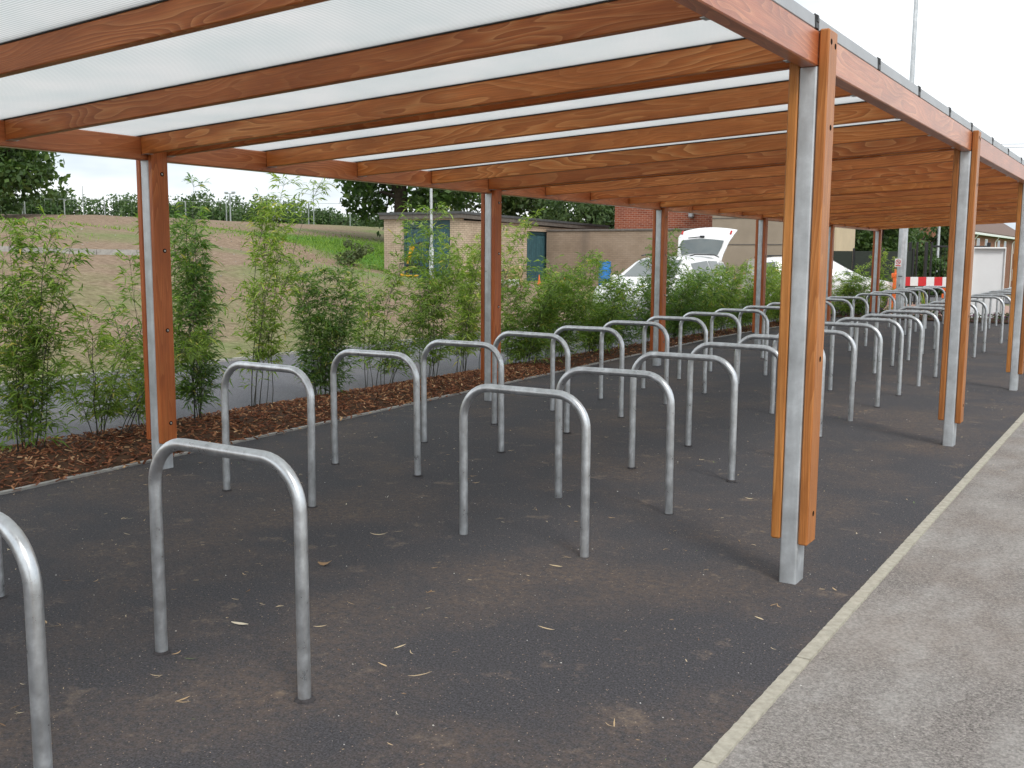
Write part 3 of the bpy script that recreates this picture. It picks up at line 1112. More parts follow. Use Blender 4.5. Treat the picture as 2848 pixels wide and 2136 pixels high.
def hoop_mesh():
    path = [(-HW / 2, 0, -0.03), (-HW / 2, 0, 0.2), (-HW / 2, 0, 0.45)]
    for k in range(11):
        a = math.pi - (math.pi / 2) * k / 10
        path.append((-HW / 2 + HR + HR * math.cos(a), 0, HH - HR + HR * math.sin(a)))
    path += [(0, 0, HH)]
    for k in range(11):
        a = math.pi / 2 - (math.pi / 2) * k / 10
        path.append((HW / 2 - HR + HR * math.cos(a), 0, HH - HR + HR * math.sin(a)))
    path += [(HW / 2, 0, 0.45), (HW / 2, 0, 0.2), (HW / 2, 0, -0.03)]
    mb = MB()
    mb.tube(path, TR, 20)
    rk_ = random.Random(2)
    for sx in (-HW / 2, HW / 2):           # lip of tar round each foot
        b0 = len(mb.v)
        nn_ = 18
        for rr_, zz_ in ((TR + 0.001, 0.009), (TR + 0.004, 0.007), (TR + 0.011, 0.0)):
            for k in range(nn_):
                a = 2 * math.pi * k / nn_
                q = rr_ + (rk_.uniform(-.002, .006) if zz_ < .008 else 0)
                mb.v.append((sx + q * math.cos(a), q * math.sin(a), zz_))
        for i in range(2):
            for k in range(nn_):
                mb.face([b0 + i * nn_ + k, b0 + (i + 1) * nn_ + k, b0 + (i + 1) * nn_ + (k + 1) % nn_, b0 + i * nn_ + (k + 1) % nn_], 1)
    return mb.mesh("cycle_hoop", [M['galv'], M['tar']], True, 60)


HOOP = hoop_mesh()
idx = [-3, -2] + list(range(0, 14)) + list(range(15, 22))
rows = [("right", 2.6735 + HW / 2, "kerb-side row"), ("left", 0.8763 + HW / 2, "bamboo-side row")]
for rn, xc, word in rows:
    n = 0
    for k in idx:
        y0 = (-0.205 if rn == "right" else -0.2226) + k * S_
        dx = 0
        if k == -2:
            y0 += 0.06 if rn == "right" else 0.10
        if k == -3:
            y0 += 0.13
        if rn == "left" and k == -3:
            continue
        o = link("cycle_hoop", HOOP, None, (xc + dx + random.uniform(-.006, .006), y0 + random.uniform(-.008, .008), random.uniform(-0.008, 0.006)),
                 (random.uniform(-.006, .006), random.uniform(-.006, .006), random.uniform(-0.012, 0.012)))
        tag(o, "galvanised steel cycle hoop, %s from the front in the %s" % (ORD[n], word), "cycle hoop", "cycle hoops set in two rows under the shelter")
        n += 1

# ================================================================== bamboo
UP = Vector((0, 0, 1))


def bamboo(name, base, h, spread, culms, leaf_density, mat, label, lean=(0, 0), bare=0.22, tip=0.0, leaf_len=0.095, seed=0, droop=0.35, brl=0.26):
    rg = random.Random(seed)
    bx, by = base
    bz = bed_z(bx, by) - 0.02 if bx > BED_FAR else 0
    root = empty(name, (bx, by, bz))
    tag(root, label, "bamboo", "bamboo clumps planted along the bark bed")
    lv, lf, tint = [], [], []
    tw = MB()

    def leaf(p, d, L_, tn):
        d = d.normalized()
        side = d.cross(UP)
        if side.length < 0.1:
            side = Vector((1, 0, 0))
        side.normalize()
        rollm = Matrix.Rotation(rg.gauss(0, 0.7), 3, d)
        side = rollm @ side
        nn = side.cross(d)
        wd = L_ * rg.uniform(0.058, 0.088)
        mid = p + d * L_ * 0.42
        tipv = p + d * L_ * 0.93 - UP * L_ * rg.uniform(0.05, 0.45)
        b0 = len(lv)
        lv.extend([p[:], (mid + side * wd + nn * wd * .3)[:], (mid - nn * wd * .15)[:], (mid - side * wd + nn * wd * .3)[:], tipv[:]])
        lf.extend([(b0, b0 + 1, b0 + 2), (b0, b0 + 2, b0 + 3), (b0 + 1, b0 + 4, b0 + 2), (b0 + 2, b0 + 4, b0 + 3)])
        tint.extend([tn] * 5)

    for c in range(culms):
        a = rg.uniform(0, 6.283)
        rr = spread * 0.28 * math.sqrt(rg.random())
        p = Vector((rr * math.cos(a), rr * math.sin(a), 0))
        hc = h * (rg.uniform(0.55, 1.0) if c else 1.0)
        outw = Vector((math.cos(a), math.sin(a), 0)) * spread * rg.uniform(0.15, 0.75) + Vector((lean[0], lean[1], 0)) * rg.uniform(0.4, 1.2)
        steps = 14
        pts = []
        for i in range(steps + 1):
            k = i / steps
            q = p + UP * hc * k * (1 - 0.07 * k) + outw * (0.35 * k + 0.65 * k * k)
            q += Vector((mnoise.noise(Vector((c * 7.1, k * 3, seed))), mnoise.noise(Vector((c * 3.3, k * 3, seed + 9))), 0)) * 0.035 * hc
            pts.append(q)
        cm = MB()
        r0 = rg.uniform(0.0032, 0.0056)
        cm.tube(pts, [r0 * (1 - 0.75 * i / steps) for i in range(steps + 1)], 5, False)
        obj("culm", cm, M['culm'], root, smooth=True, angle=None)
        nodes = max(6, int(hc / 0.050))
        tn_c = rg.gauss(0.0, 0.10)
        for nd in range(nodes):
            k = bare + (1 - bare) * (nd + rg.random()) / nodes
            if rg.random() > leaf_density * (1.0 if k < 0.72 else (1.0 - tip * (k - 0.72) / 0.28)):
                continue
            i = min(steps - 1, int(k * steps))
            fr = k * steps - i
            q = pts[i].lerp(pts[i + 1], fr)
            for br in range(rg.choice((3, 4, 4, 5))):
                aa = rg.uniform(0, 6.283)
                el = rg.uniform(0.15, 1.05)
                d = Vector((math.cos(aa) * math.cos(el), math.sin(aa) * math.cos(el), math.sin(el)))
                bl = brl * rg.uniform(0.45, 1.2) * (1.0 if k < .75 else 0.72)
                e1 = q + d * bl * 0.55
                e2 = q + d * bl - UP * bl * droop * rg.random()
                tw.tube([q, e1, e2], [0.0015, 0.0012, 0.0007], 3, False)
                nl = rg.choice((5, 6, 7, 8))
                for l in range(nl):
                    s = 0.30 + 0.70 * (l + rg.random() * 0.5) / nl
                    pp = q.lerp(e1, s * 2) if s < 0.5 else e1.lerp(e2, min(1, s * 2 - 1))
                    dd = (e2 - q).normalized()
                    sd = dd.cross(UP)
                    if sd.length < 0.1:
                        sd = Vector((1, 0, 0))
                    sd.normalize()
                    ld = dd * rg.uniform(0.35, 0.9) + sd * rg.choice((-1, 1)) * rg.uniform(0.25, 0.9) + UP * rg.gauss(-0.08, 0.3)
                    t_ = 0.48 + tn_c + rg.gauss(0, 0.17) + 0.12 * (k - 0.5)
                    t_ = clamp(t_ + 0.06, 0.0, 0.90)
                    if rg.random() < 0.05:
                        t_ = rg.uniform(0.93, 1.0)
                    leaf(pp, ld, leaf_len * rg.uniform(0.6, 1.3), t_)
    me = bpy.data.meshes.new("foliage")
    me.from_pydata(lv, [], lf)
    me.materials.append(mat)
    set_tint(me, tint)
    fo = link("foliage", me, root)
    tag(fo, kind="stuff")
    to = obj("twigs", tw, M['twig'], root)
    tag(to, kind="stuff")
    return len(lf)


BX = [
    # y, x, height, spread, culms, density, material, lean, bare, tip, label
    (-0.95, -1.25, 1.85, 0.36, 6, 0.6, 'leaf_mid', (0.0, 0.05), 0.12, 0.3, "tall loose bamboo cut off by the left edge of the view"),
    (-0.28, -1.12, 1.78, 0.36, 9, 0.72, 'leaf_mid', (0.02, 0.10), 0.05, 0.0, "dense dark green bamboo clump left of the nearest bamboo-side post"),
    (0.42, -1.22, 1.0, 0.66, 8, 0.85, 'leaf_light', (0.16, 0.20), 0.14, 0.0, "low yellow-green bamboo arching over against the nearest bamboo-side post"),
    (0.95, -1.36, 1.95, 0.36, 6, 0.6, 'leaf_mid', (-0.05, -0.12), 0.08, 0.45, "bamboo standing directly behind the nearest bamboo-side post"),
    (1.42, -1.27, 2.20, 0.40, 8, 0.72, 'leaf_dark', (0.0, 0.12), 0.08, 0.35, "tall bushy bamboo just right of the nearest bamboo-side post"),
    (2.16, -1.32, 2.48, 0.42, 6, 0.55, 'leaf_light', (0.05, 0.42), 0.14, 0.45, "tallest thin pale bamboo with a bare sprig against the sky"),
    (3.10, -1.38, 1.48, 0.44, 11, 0.88, 'leaf_dark', (0.0, 0.20), 0.06, 0.0, "compact dark bamboo clump behind the second bamboo-side hoop"),
    (4.05, -1.45, 1.72, 0.58, 9, 0.66, 'leaf_mid', (0.1, 0.45), 0.12, 0.3, "airy bamboo with culms slanting right in front of the store doors"),
    (4.85, -1.40, 2.25, 0.42, 7, 0.62, 'leaf_mid', (0.05, 0.12), 0.10, 0.4, "upright wispy bamboo reaching the lamp column left of the second post"),
    (5.75, -1.45, 2.1, 0.68, 9, 0.70, 'leaf_light', (0.05, 0.95), 0.12, 0.25, "pale bamboo with a bright tuft, leaning right behind the second post"),
    (6.75, -1.30, 1.45, 0.75, 11, 0.98, 'leaf_mid', (0.1, 0.35), 0.05, 0.0, "broad bushy bamboo hiding the foot of the brick store"),
    (7.70, -1.35, 1.55, 0.60, 9, 0.95, 'leaf_mid', (0.05, 0.55), 0.06, 0.15, "bamboo with a leaning top left of the blue drum"),
    (8.70, -1.30, 1.10, 0.55, 9, 0.98, 'leaf_mid', (0.1, 0.25), 0.05, 0.0, "low leafy bamboo in front of the nearer white car's bonnet"),
    (9.60, -1.35, 1.25, 0.60, 9, 0.9, 'leaf_dark', (0.08, 0.50), 0.05, 0.1, "dark bamboo in front of the nearer white car's door"),
    (10.60, -1.35, 1.90, 0.60, 8, 0.80, 'leaf_dark', (0.05, 0.35), 0.05, 0.55, "bamboo with one tall yellow sprig before the raised tailgate"),
    (11.60, -1.35, 1.18, 0.65, 11, 0.97, 'leaf_dark', (0.08, 0.40), 0.05, 0.0, "thick dark bamboo below the nearer white car's rear window"),
    (12.70, -1.35, 1.30, 0.62, 9, 0.95, 'leaf_mid', (0.08, 0.55), 0.05, 0.1, "bamboo leaning right just before the fourth bamboo-side post"),
    (13.75, -1.35, 1.32, 0.62, 9, 0.95, 'leaf_mid', (0.08, 0.25), 0.05, 0.1, "bright bamboo just past the fourth bamboo-side post"),
    (14.85, -1.35, 1.20, 0.65, 9, 0.95, 'leaf_mid', (0.08, 0.30), 0.05, 0.1, "bamboo mostly hidden behind the nearest kerb-side post"),
    (15.90, -1.35, 1.35, 0.65, 9, 0.95, 'leaf_light', (0.08, 0.30), 0.05, 0.1, "pale bamboo right of the nearest kerb-side post"),
    (17.00, -1.30, 1.15, 0.70, 10, 0.97, 'leaf_light', (0.15, 0.30), 0.05, 0.1, "low pale bamboo hidden mostly by the nearest kerb-side post"),
    (18.10, -1.30, 1.20, 0.65, 9, 0.95, 'leaf_mid', (0.1, 0.30), 0.05, 0.1, "last bamboo of the row, beside the fifth bamboo-side post"),
    (21.25, -1.00, 1.35, 0.60, 8, 0.95, 'leaf_light', (0.1, 0.20), 0.05, 0.1, "pale bamboo in the end bed before the farther white car's windscreen"),
    (21.45, -0.55, 1.20, 0.65, 9, 0.95, 'leaf_mid', (0.1, 0.10), 0.05, 0.1, "leafy bamboo in the end bed before the farther white car's bonnet"),
    (21.70, -0.12, 1.75, 0.45, 4, 0.55, 'leaf_light', (0.1, 0.10), 0.10, 0.2, "sparse tall bamboo just past the last bamboo-side post"),
]
tot = 0
for i, (y, x, h, sp, cu, de, ma, le, ba, ti, lb) in enumerate(BX):
    far = y > 6
    tot += bamboo("bamboo_plant", (x, y), h, sp, cu, de, M[ma], lb, le, ba, ti, 0.094 if not far else 0.108, seed=40 + i, brl=0.23 if not far else 0.29)
print("bamboo tris", tot)

# ================================================================== loose leaves on the tarmac
def curled_leaf(mb, tint, x, y, z, L_, wd, rz, curl, tn, rg):
    n = 4
    b0 = len(mb.v)
    c, s = math.cos(rz), math.sin(rz)
    for i in range(n + 1):
        k = i / n
        u = (k - 0.5) * L_
        ww = wd * math.sin(math.pi * (0.08 + 0.86 * k))
        zz = z + curl * L_ * (k - 0.4) ** 2 + 0.002
        bend = (0.30 if rz % 1 > .4 else 0.05) * L_ * math.sin(k * 3.0) * (1 if tn > .5 else -1) * 0.5
        for sgn in (-1, 1):
            v = bend + sgn * ww
            mb.v.append((x + u * c - v * s, y + u * s + v * c, zz + abs(sgn) * ww * 0.35 * (1 if sgn > 0 else 0.1)))
            tint.append(tn)
    for i in range(n):
        a = b0 + 2 * i
        mb.face([a, a + 2, a + 3, a + 1])


def litter():
    rg = random.Random(11)
    mb, tint = MB(), []
    for i in range(2600):
        y = -3.6 + 23.5 * rg.random() ** 1.35
        x = rg.uniform(bed_edge(y) + .05, 4.62) if rg.random() < 0.93 else rg.uniform(4.75, 7.5)
        if rg.random() < 0.25:
            x = bed_edge(y) + abs(rg.gauss(0, 0.9))
        if mnoise.noise(Vector((x * 1.1, y * 1.1, 2))) + 0.15 * rg.random() < -0.02 and rg.random() < 0.7:
            continue
        L_ = rg.choice((0.008, 0.012, 0.018, 0.026, 0.036, 0.050)) * rg.uniform(0.7, 1.2)
        tn = rg.random() * 0.93 if rg.random() < 0.95 else 1.0
        rz_ = rg.uniform(0, 6.28)
        curled_leaf(mb, tint, x, y, 0.001, L_, L_ * rg.uniform(0.02, 0.06) + 0.0010, rz_, rg.uniform(0, 0.3), tn, rg)
        if L_ > 0.03 and rg.random() < 0.5:          # a second blade on the same scrap of twig
            r2 = rz_ + rg.choice((-1, 1)) * rg.uniform(0.4, 1.1)
            L2 = L_ * rg.uniform(0.5, 0.9)
            cx_, cy_ = x - math.cos(rz_) * L_ * .4 + math.cos(r2) * L2 * .5, y - math.sin(rz_) * L_ * .4 + math.sin(r2) * L2 * .5
            curled_leaf(mb, tint, cx_, cy_, 0.001, L2, L2 * rg.uniform(0.015, 0.05) + 0.0008, r2, rg.uniform(0, .25), tn, rg)
    me = mb.mesh("leaf_litter", M['litter'])
    set_tint(me, tint)
    tag(link("leaf_litter", me), "scattered dry bamboo leaf scraps lying on the dark tarmac", "leaf litter", kind="stuff")
    mb, tint = MB(), []
    for i in range(1500):
        y = -3.8 + 12 * rg.random() ** 1.4
        x = rg.uniform(0.0, 4.62) if rg.random() < 0.7 else rg.uniform(4.74, 7.0)
        s = rg.choice((0.0015, 0.002, 0.0025, 0.004)) * rg.uniform(0.7, 1.3)
        b0 = len(mb.v)
        tv = rg.random()
        for p in ((s, 0, 0), (-s, 0, 0), (0, s * .8, 0), (0, -s * .8, 0), (0, 0, s * .8)):
            mb.v.append((x + p[0], y + p[1], max(0, p[2]) + 0.0005))
            tint.append(tv)
        for q in ((0, 2, 4), (2, 1, 4), (1, 3, 4), (3, 0, 4)):
            mb.face([b0 + k for k in q])
    me = mb.mesh("loose_grit", M['grit'])
    set_tint(me, tint)
    tag(link("loose_grit", me), "fine pale grit scattered over tarmac and pavement", "grit", kind="stuff")
    big = [
        ((2.70, -1.79), 0.085, 0.0085, 0.15, 0.2, 0.90, "large pale folded bamboo leaf beside the front kerb-side hoop"),
        ((2.32, -0.48), 0.10, 0.0045, 0.35, 0.5, 0.72, "long tan bamboo leaf left of the third kerb-side hoop"),
        ((3.37, -0.44), 0.075, 0.005, -0.10, 0.3, 0.68, "ochre bamboo leaf just in front of the third kerb-side hoop"),
        ((3.75, -1.17), 0.085, 0.0035, -0.20, 0.4, 0.66, "slender tan leaf alone on the tarmac near the centre foreground"),
        ((3.61, -1.80), 0.085, 0.0025, 0.75, 0.5, 0.62, "thin pale leaf in the bottom centre of the view"),
        ((3.44, -1.80), 0.06, 0.0035, -0.35, 0.4, 0.58, "short tan leaf left of the thin pale one in the bottom centre"),
        ((2.99, -1.64), 0.055, 0.003, 0.55, 0.5, 0.70, "small tan leaf touching the front hoop's right foot"),
        ((3.67, 1.39), 0.06, 0.005, -0.3, 0.4, 0.74, "tan leaf beside the nearest kerb-side post"),
        ((2.44, -1.02), 0.07, 0.016, 0.4, 0.9, 0.18, "crumpled brown broad leaf between the front and third kerb-side hoops"),
    ]
    for (x, y), L_, wd, rz, cu, tn, lb in big:
        mb, tint = MB(), []
        curled_leaf(mb, tint, 0, 0, 0, L_, wd, rz, cu, tn, rg)
        me = mb.mesh("fallen_leaf", M['litter'])
        set_tint(me, tint)
        tag(link("fallen_leaf", me, None, (x, y, 0.0015)), lb, "leaf", "larger fallen leaves on the tarmac")


litter()

# ================================================================== brick store
def store():
    x0, x1, y0, y1 = -19.45, -15.9, 25.85, 37.2
    zg = min(ground_z(x1, y0), ground_z(x0, y0), ground_z(x1, y1)) - 0.1
    root = empty("brick_store", (x0, y0, 0))
    tag(root, "flat-roofed buff brick store with teal double doors beyond the soil", "outbuilding")
    W, D = x1 - x0, y1 - y0
    H0, H1 = 3.02, 2.82
    d0, d1 = 0.92, 3.10            # front door opening along x
    sd = [(4.6, 6.35)]             # side door along y
    mb = MB()
    def wallbox(xa, ya, xb, yb, za, zb):
        mb.box(((xa + xb) / 2, (ya + yb) / 2, (za + zb) / 2), (xb - xa, yb - ya, zb - za))
    t = 0.22
    dh = 2.72
    wallbox(0, 0, d0, t, zg, H0 - .25)
    wallbox(d1, 0, W, t, zg, H0 - .25)
    wallbox(d0, 0, d1, t, dh, H0 - .25)
    wallbox(0, t, t, D, zg, H0 - .25)
    wallbox(t, D - t, W - t, D, zg, H1 - .25)
    wallbox(W - t, t, W, sd[0][0], zg, H1 - .12)
    wallbox(W - t, sd[0][1], W, D, zg, H1 - .22)
    wallbox(W - t, sd[0][0], W, sd[0][1], 2.42, H1 - .2)
    obj("wall", mb, M['buff'], root)
    # roof slab with fascia, falling to the back
    mb = MB()
    ov = 0.12
    for (za, zb, o_, m) in ((-0.09, 0.0, ov + .03, 0), (-0.25, -0.09, ov, 1)):
        b = len(mb.v)
        pts = [(-o_, -o_, H0), (W + o_, -o_, H0), (W + o_, D + o_, H1), (-o_, D + o_, H1)]
        mb.v += [(x, y, z + za) for x, y, z in pts] + [(x, y, z + zb) for x, y, z in pts]
        for q in ((0, 3, 2, 1), (4, 5, 6, 7), (0, 1, 5, 4), (1, 2, 6, 5), (2, 3, 7, 6), (3, 0, 4, 7)):
            mb.face([b + k for k in q], m)
    rf = obj("roof", mb, [M['felt'], M['fascia']], root)
    # front doors: frame and two boarded leaves
    mb = MB()
    mb.box(((d0 + d1) / 2, 0.10, dh - 0.14), (d1 - d0, 0.08, 0.28))
    mb.box((d0 + 0.04, 0.10, dh / 2 - .15 + zg / 2), (0.08, 0.08, dh - .28 - zg))
    mb.box((d1 - 0.04, 0.10, dh / 2 - .15 + zg / 2), (0.08, 0.08, dh - .28 - zg))
    obj("door_frame", mb, M['teal_dark'], root)
    mid = (d0 + d1) / 2
    def leaf(xa, xb, name="door"):
        za, zb = zg + 0.12, dh - 0.29
        mb = MB()
        mb.box(((xa + xb) / 2, 0.135, (za + zb) / 2), (xb - xa - 0.012, 0.04, zb - za))
        dr = obj(name, mb, M['teal'], root)
        nb = 7
        for i in range(nb):
            bw = (xb - xa - 0.03) / nb
            m2 = MB()
            m2.cbox((xa + .015 + bw * (i + .5), 0.106, (za + zb) / 2), (bw - 0.008, 0.018, zb - za - .02), 0.004)
            obj("board", m2, M['teal'], dr)
        for zz in (zb - 0.32,):
            m2 = MB()
            m2.box(((xa + xb) / 2 + (0.1 if xa < mid - .5 else -0.1) * 0, 0.094, zz), (xb - xa - .1, 0.008, 0.05))
            obj("strap_hinge", m2, M['teal_dark'], dr)
        return dr
    dl = leaf(d0 + .08, mid)
    leaf(mid, d1 - .08)
    for zz in (1.75, 0.95):
        mb = MB()
        mb.box((mid + 0.0, 0.085, zz), (0.10, 0.03, 0.09))
        mb.tube([(mid - .03, 0.07, zz), (mid - .03, 0.05, zz - .06), (mid + .03, 0.05, zz - .06), (mid + .03, 0.07, zz)], 0.008, 6)
        obj("padlock", mb, M['blackmetal'], dl)
    mb = MB()
    mb.cbox((d0 + 0.42, 0.055, dh - 0.12), (0.09, 0.012, 0.09), 0.003)
    obj("number_plate", mb, M['white'], root)
    mb = MB()
    mb.tube([(W + 0.07, 9.2, H1 - 0.2), (W + 0.07, 9.2, zg)], 0.04, 8)
    obj("drainpipe", mb, M['blackmetal'], root)
    mb = MB()
    mb.cbox((W / 2, -0.012, H0 - 0.235), (W + .2, 0.02, 0.03), 0.004)
    obj("drip_batten", mb, M['felt'], root)
    # side doors
    a, b_ = sd[0]
    mb = MB()
    mb.box((W - 0.10, (a + b_) / 2, 2.42 - 0.06), (0.07, b_ - a, 0.12))
    mb.box((W - 0.10, a + .035, 1.15 + zg / 2), (0.07, 0.07, 2.3 - zg))
    mb.box((W - 0.10, b_ - .035, 1.15 + zg / 2), (0.07, 0.07, 2.3 - zg))
    obj("door_frame", mb, M['teal_dark'], root)
    for (p, q) in ((a + .07, (a + b_) / 2), ((a + b_) / 2, b_ - .07)):
        za, zb = zg + .1, 2.29
        mb = MB()
        mb.box((W - 0.14, (p + q) / 2, (za + zb) / 2), (0.04, q - p - .01, zb - za))
        dr = obj("door", mb, M['teal'], root)
        for i in range(5):
            bw = (q - p - .02) / 5
            m2 = MB()
            m2.cbox((W - .112, p + .01 + bw * (i + .5), (za + zb) / 2), (0.016, bw - .008, zb - za - .02), 0.004)
            obj("board", m2, M['teal'], dr)


store()

# low garden wall, red brick block behind it, rendered block to the right
mb = MB()
mb.box((3.62, 0.12, 1.25), (7.24, 0.24, 2.35))
gw = obj("boundary_wall", mb, M['wall_buff'], None, (-15.85, 31.9, 0))
tag(gw, "weathered buff boundary wall between the store and the rendered block", "wall")
mb = MB()
mb.cbox((3.62, 0.12, 2.465), (7.24, 0.32, 0.08), 0.015)
obj("coping", mb, M['fascia'], gw)

rb = empty("brick_building", (-13.4, 33.2, 0))
tag(rb, "plain red brick building rising behind the boundary wall", "building")
mb = MB()
mb.box((2.55, 3, 3.2), (5.1, 6, 6.6))
obj("wall", mb, M['redbrick'], rb)
mb = MB()
mb.cbox((2.55, 3, 6.62), (5.4, 6.3, 0.22), 0.02)
obj("roof", mb, M['felt'], rb)
mb = MB()
mb.lathe([(0.10, 0), (0.12, 0.04), (0.11, 0.30), (0.06, 0.36)], (3.38, -0.12, 2.95), 14)
mb.box((3.38, -0.05, 3.1), (0.12, 0.12, 0.2))
obj("bulkhead_lamp", mb, M['alu'], rb)

nb = empty("rendered_building", (-8.6, 31.7, 0))
tag(nb, "plain grey-brown rendered building with cream end behind the cars", "building")
mb = MB()
mb.box((2.0, 1.3, 2.55), (4.0, 2.6, 5.2))
obj("wall", mb, M['render_wall'], nb)
mb = MB()
mb.box((4.28, 1.3, 2.55), (0.56, 2.55, 5.16))
obj("end_wall", mb, M['cream_wall'], nb)
for (xa, xb, z) in ((0.004, 3.99, 2.86), (0.004, 3.99, 1.9)):
    mb = MB()
    mb.box(((xa + xb) / 2, -0.006, z), (xb - xa, 0.02, 0.035))
    obj("drip_bead", mb, M['fascia'], nb)
mb = MB()
mb.cbox((2.28, 1.3, 5.24), (4.8, 2.8, 0.2), 0.02)
obj("roof", mb, M['felt'], nb)


# ================================================================== trees
def tree(name, label, base, h, crown_c, crown_r, mat, leaves, leaf_size, trunk_r, seed, group=None, clumps=26, trunk=True, squash=0.8):
    rg = random.Random(seed)
    bx, by, bz = base
    root = empty(name, base)
    tag(root, label, "tree", group)
    cz = crown_c
    cl = []
    for i in range(clumps):
        while True:
            p = Vector((rg.uniform(-1, 1), rg.uniform(-1, 1), rg.uniform(-1, 1)))
            if 0.2 < p.length < 1:
                break
        p = Vector((p.x * crown_r, p.y * crown_r, p.z * crown_r * squash + cz))
        cl.append((p, crown_r * rg.uniform(0.22, 0.42)))
    tb = MB()
    if trunk:
        tp = [Vector((0, 0, -0.3)), Vector((rg.gauss(0, .05), 0, h * 0.15)), Vector((rg.gauss(0, .15), rg.gauss(0, .15), cz * 0.75)), Vector((rg.gauss(0, .3), rg.gauss(0, .3), cz + crown_r * 0.3))]
        tb.tube(tp, [trunk_r * 1.25, trunk_r, trunk_r * .75, trunk_r * .25], 9, False)
        for p, r in cl[:max(6, clumps // 2)]:
            s = tp[1].lerp(tp[2], rg.uniform(0.4, 1.0))
            m_ = s.lerp(p, 0.5) + Vector((rg.gauss(0, .1), rg.gauss(0, .1), 0.12 * crown_r))
            tb.tube([s, m_, p], [trunk_r * .38, trunk_r * .22, trunk_r * .07], 5, False)
        obj("trunk", tb, M['bark'], root, smooth=True, angle=None)
    lv, lf, tint = [], [], []
    for i in range(leaves):
        p, r = cl[rg.randrange(len(cl))]
        while True:
            q = Vector((rg.uniform(-1, 1), rg.uniform(-1, 1), rg.uniform(-1, 1)))
            if q.length < 1:
                break
        q = q.normalized() * (q.length ** 0.5)
        c = p + Vector((q.x, q.y, q.z * 0.8)) * r * rg.uniform(0.8, 1.25)
        a = Vector((rg.gauss(0, 1), rg.gauss(0, 1), rg.gauss(0, 1))).normalized()
        b = a.cross(Vector((rg.gauss(0, 1), rg.gauss(0, 1), rg.gauss(0, 1)))).normalized()
        s = leaf_size * rg.uniform(0.5, 1.2)
        b0 = len(lv)
        lv.extend([(c - a * s)[:], (c + b * s * .55)[:], (c + a * s)[:], (c - b * s * .55)[:]])
        lf.append((b0, b0 + 1, b0 + 2, b0 + 3))
        tint.extend([clamp(0.5 + rg.gauss(0, .22))] * 4)
    me = bpy.data.meshes.new("crown")
    me.from_pydata(lv, [], lf)
    me.materials.append(mat)
    set_tint(me, tint)
    co = link("crown", me, root)
    tag(co, kind="stuff")
    return root


def gz(x, y, d=0.0):
    return (x, y, ground_z(x, y) + d)


tree("oak_tree", "big dark leafy tree at the far left edge of the slope", gz(-38.2, 21.4), 8, 2.3, 2.7, M['tree_oak'], 8500, 0.17, 0.42, 5, clumps=34)
tree("oak_tree", "broad dark oak spreading behind the brick store", gz(-26.6, 35.8), 9, 4.3, 3.9, M['tree_oak'], 9500, 0.19, 0.36, 6, clumps=34)
tree("willow_tree", "grey-green willow right of the oak behind the store", gz(-27.0, 44.6), 9, 4.6, 4.2, M['tree_grey'], 9000, 0.17, 0.3, 8, clumps=36)
tree("oak_tree", "dark tree behind the second bamboo-side post", gz(-25.2, 47.0), 8, 3.8, 3.4, M['tree_oak'], 8000, 0.18, 0.3, 9, clumps=30)
tree("bush_tree", "rounded green bush tree by the red brick building", gz(-20.8, 45.2), 5.5, 2.7, 2.7, M['tree_far'], 8000, 0.15, 0.2, 10, clumps=30)
tree("bush_tree", "dark low shrub against the left corner of the store", gz(-20.6, 25.4), 1.2, 0.55, 0.75, M['tree_grey'], 1500, 0.06, 0.05, 12, clumps=12)
# trees beyond the gate
for i, (x, y, cz, r, m, lb) in enumerate((
        (-6.3, 44.0, 2.5, 2.0, 'tree_far', "bright green tree beside the cream end wall"),
        (-4.9, 41.5, 2.3, 1.9, 'tree_oak', "dark tree right behind the tall lamp column"),
        (-4.2, 47.0, 2.5, 1.9, 'tree_far', "olive green tree between the two lamp columns"))):
    tree("roadside_tree", lb, gz(x, y, -0.2), 5, cz + .4, r, M[m], 6500, 0.13, 0.18, 30 + i, "trees beyond the gate", 26)
# clipped dark hedge at foot
mb = MB()
rg = random.Random(77)
lv, lf, tint = [], [], []
for i in range(9000):
    u = rg.random()
    x = -6.5 + 5.6 * u
    y = 38.2 + rg.uniform(-0.7, 0.7)
    z = rg.uniform(0, 1.35 + 0.25 * math.sin(x * 2.1)) - 0.05
    c = Vector((x, y, z + ground_z(x, y)))
    a = Vector((rg.gauss(0, 1), rg.gauss(0, 1), rg.gauss(0, 1))).normalized()
    b = a.cross(Vector((rg.gauss(0, 1), rg.gauss(0, 1), rg.gauss(0, 1)))).normalized()
    s = 0.09
    b0 = len(lv)
    lv.extend([(c - a * s)[:], (c + b * s * .6)[:], (c + a * s)[:], (c - b * s * .6)[:]])
    lf.append((b0, b0 + 1, b0 + 2, b0 + 3))
    tint.extend([clamp(0.4 + rg.gauss(0, .2))] * 4)
me = bpy.data.meshes.new("hedge")
me.from_pydata(lv, [], lf)
me.materials.append(M['tree_oak'])
set_tint(me, tint)
tag(link("hedge", me), "dark hedge under the trees beyond the black gate", "hedge")

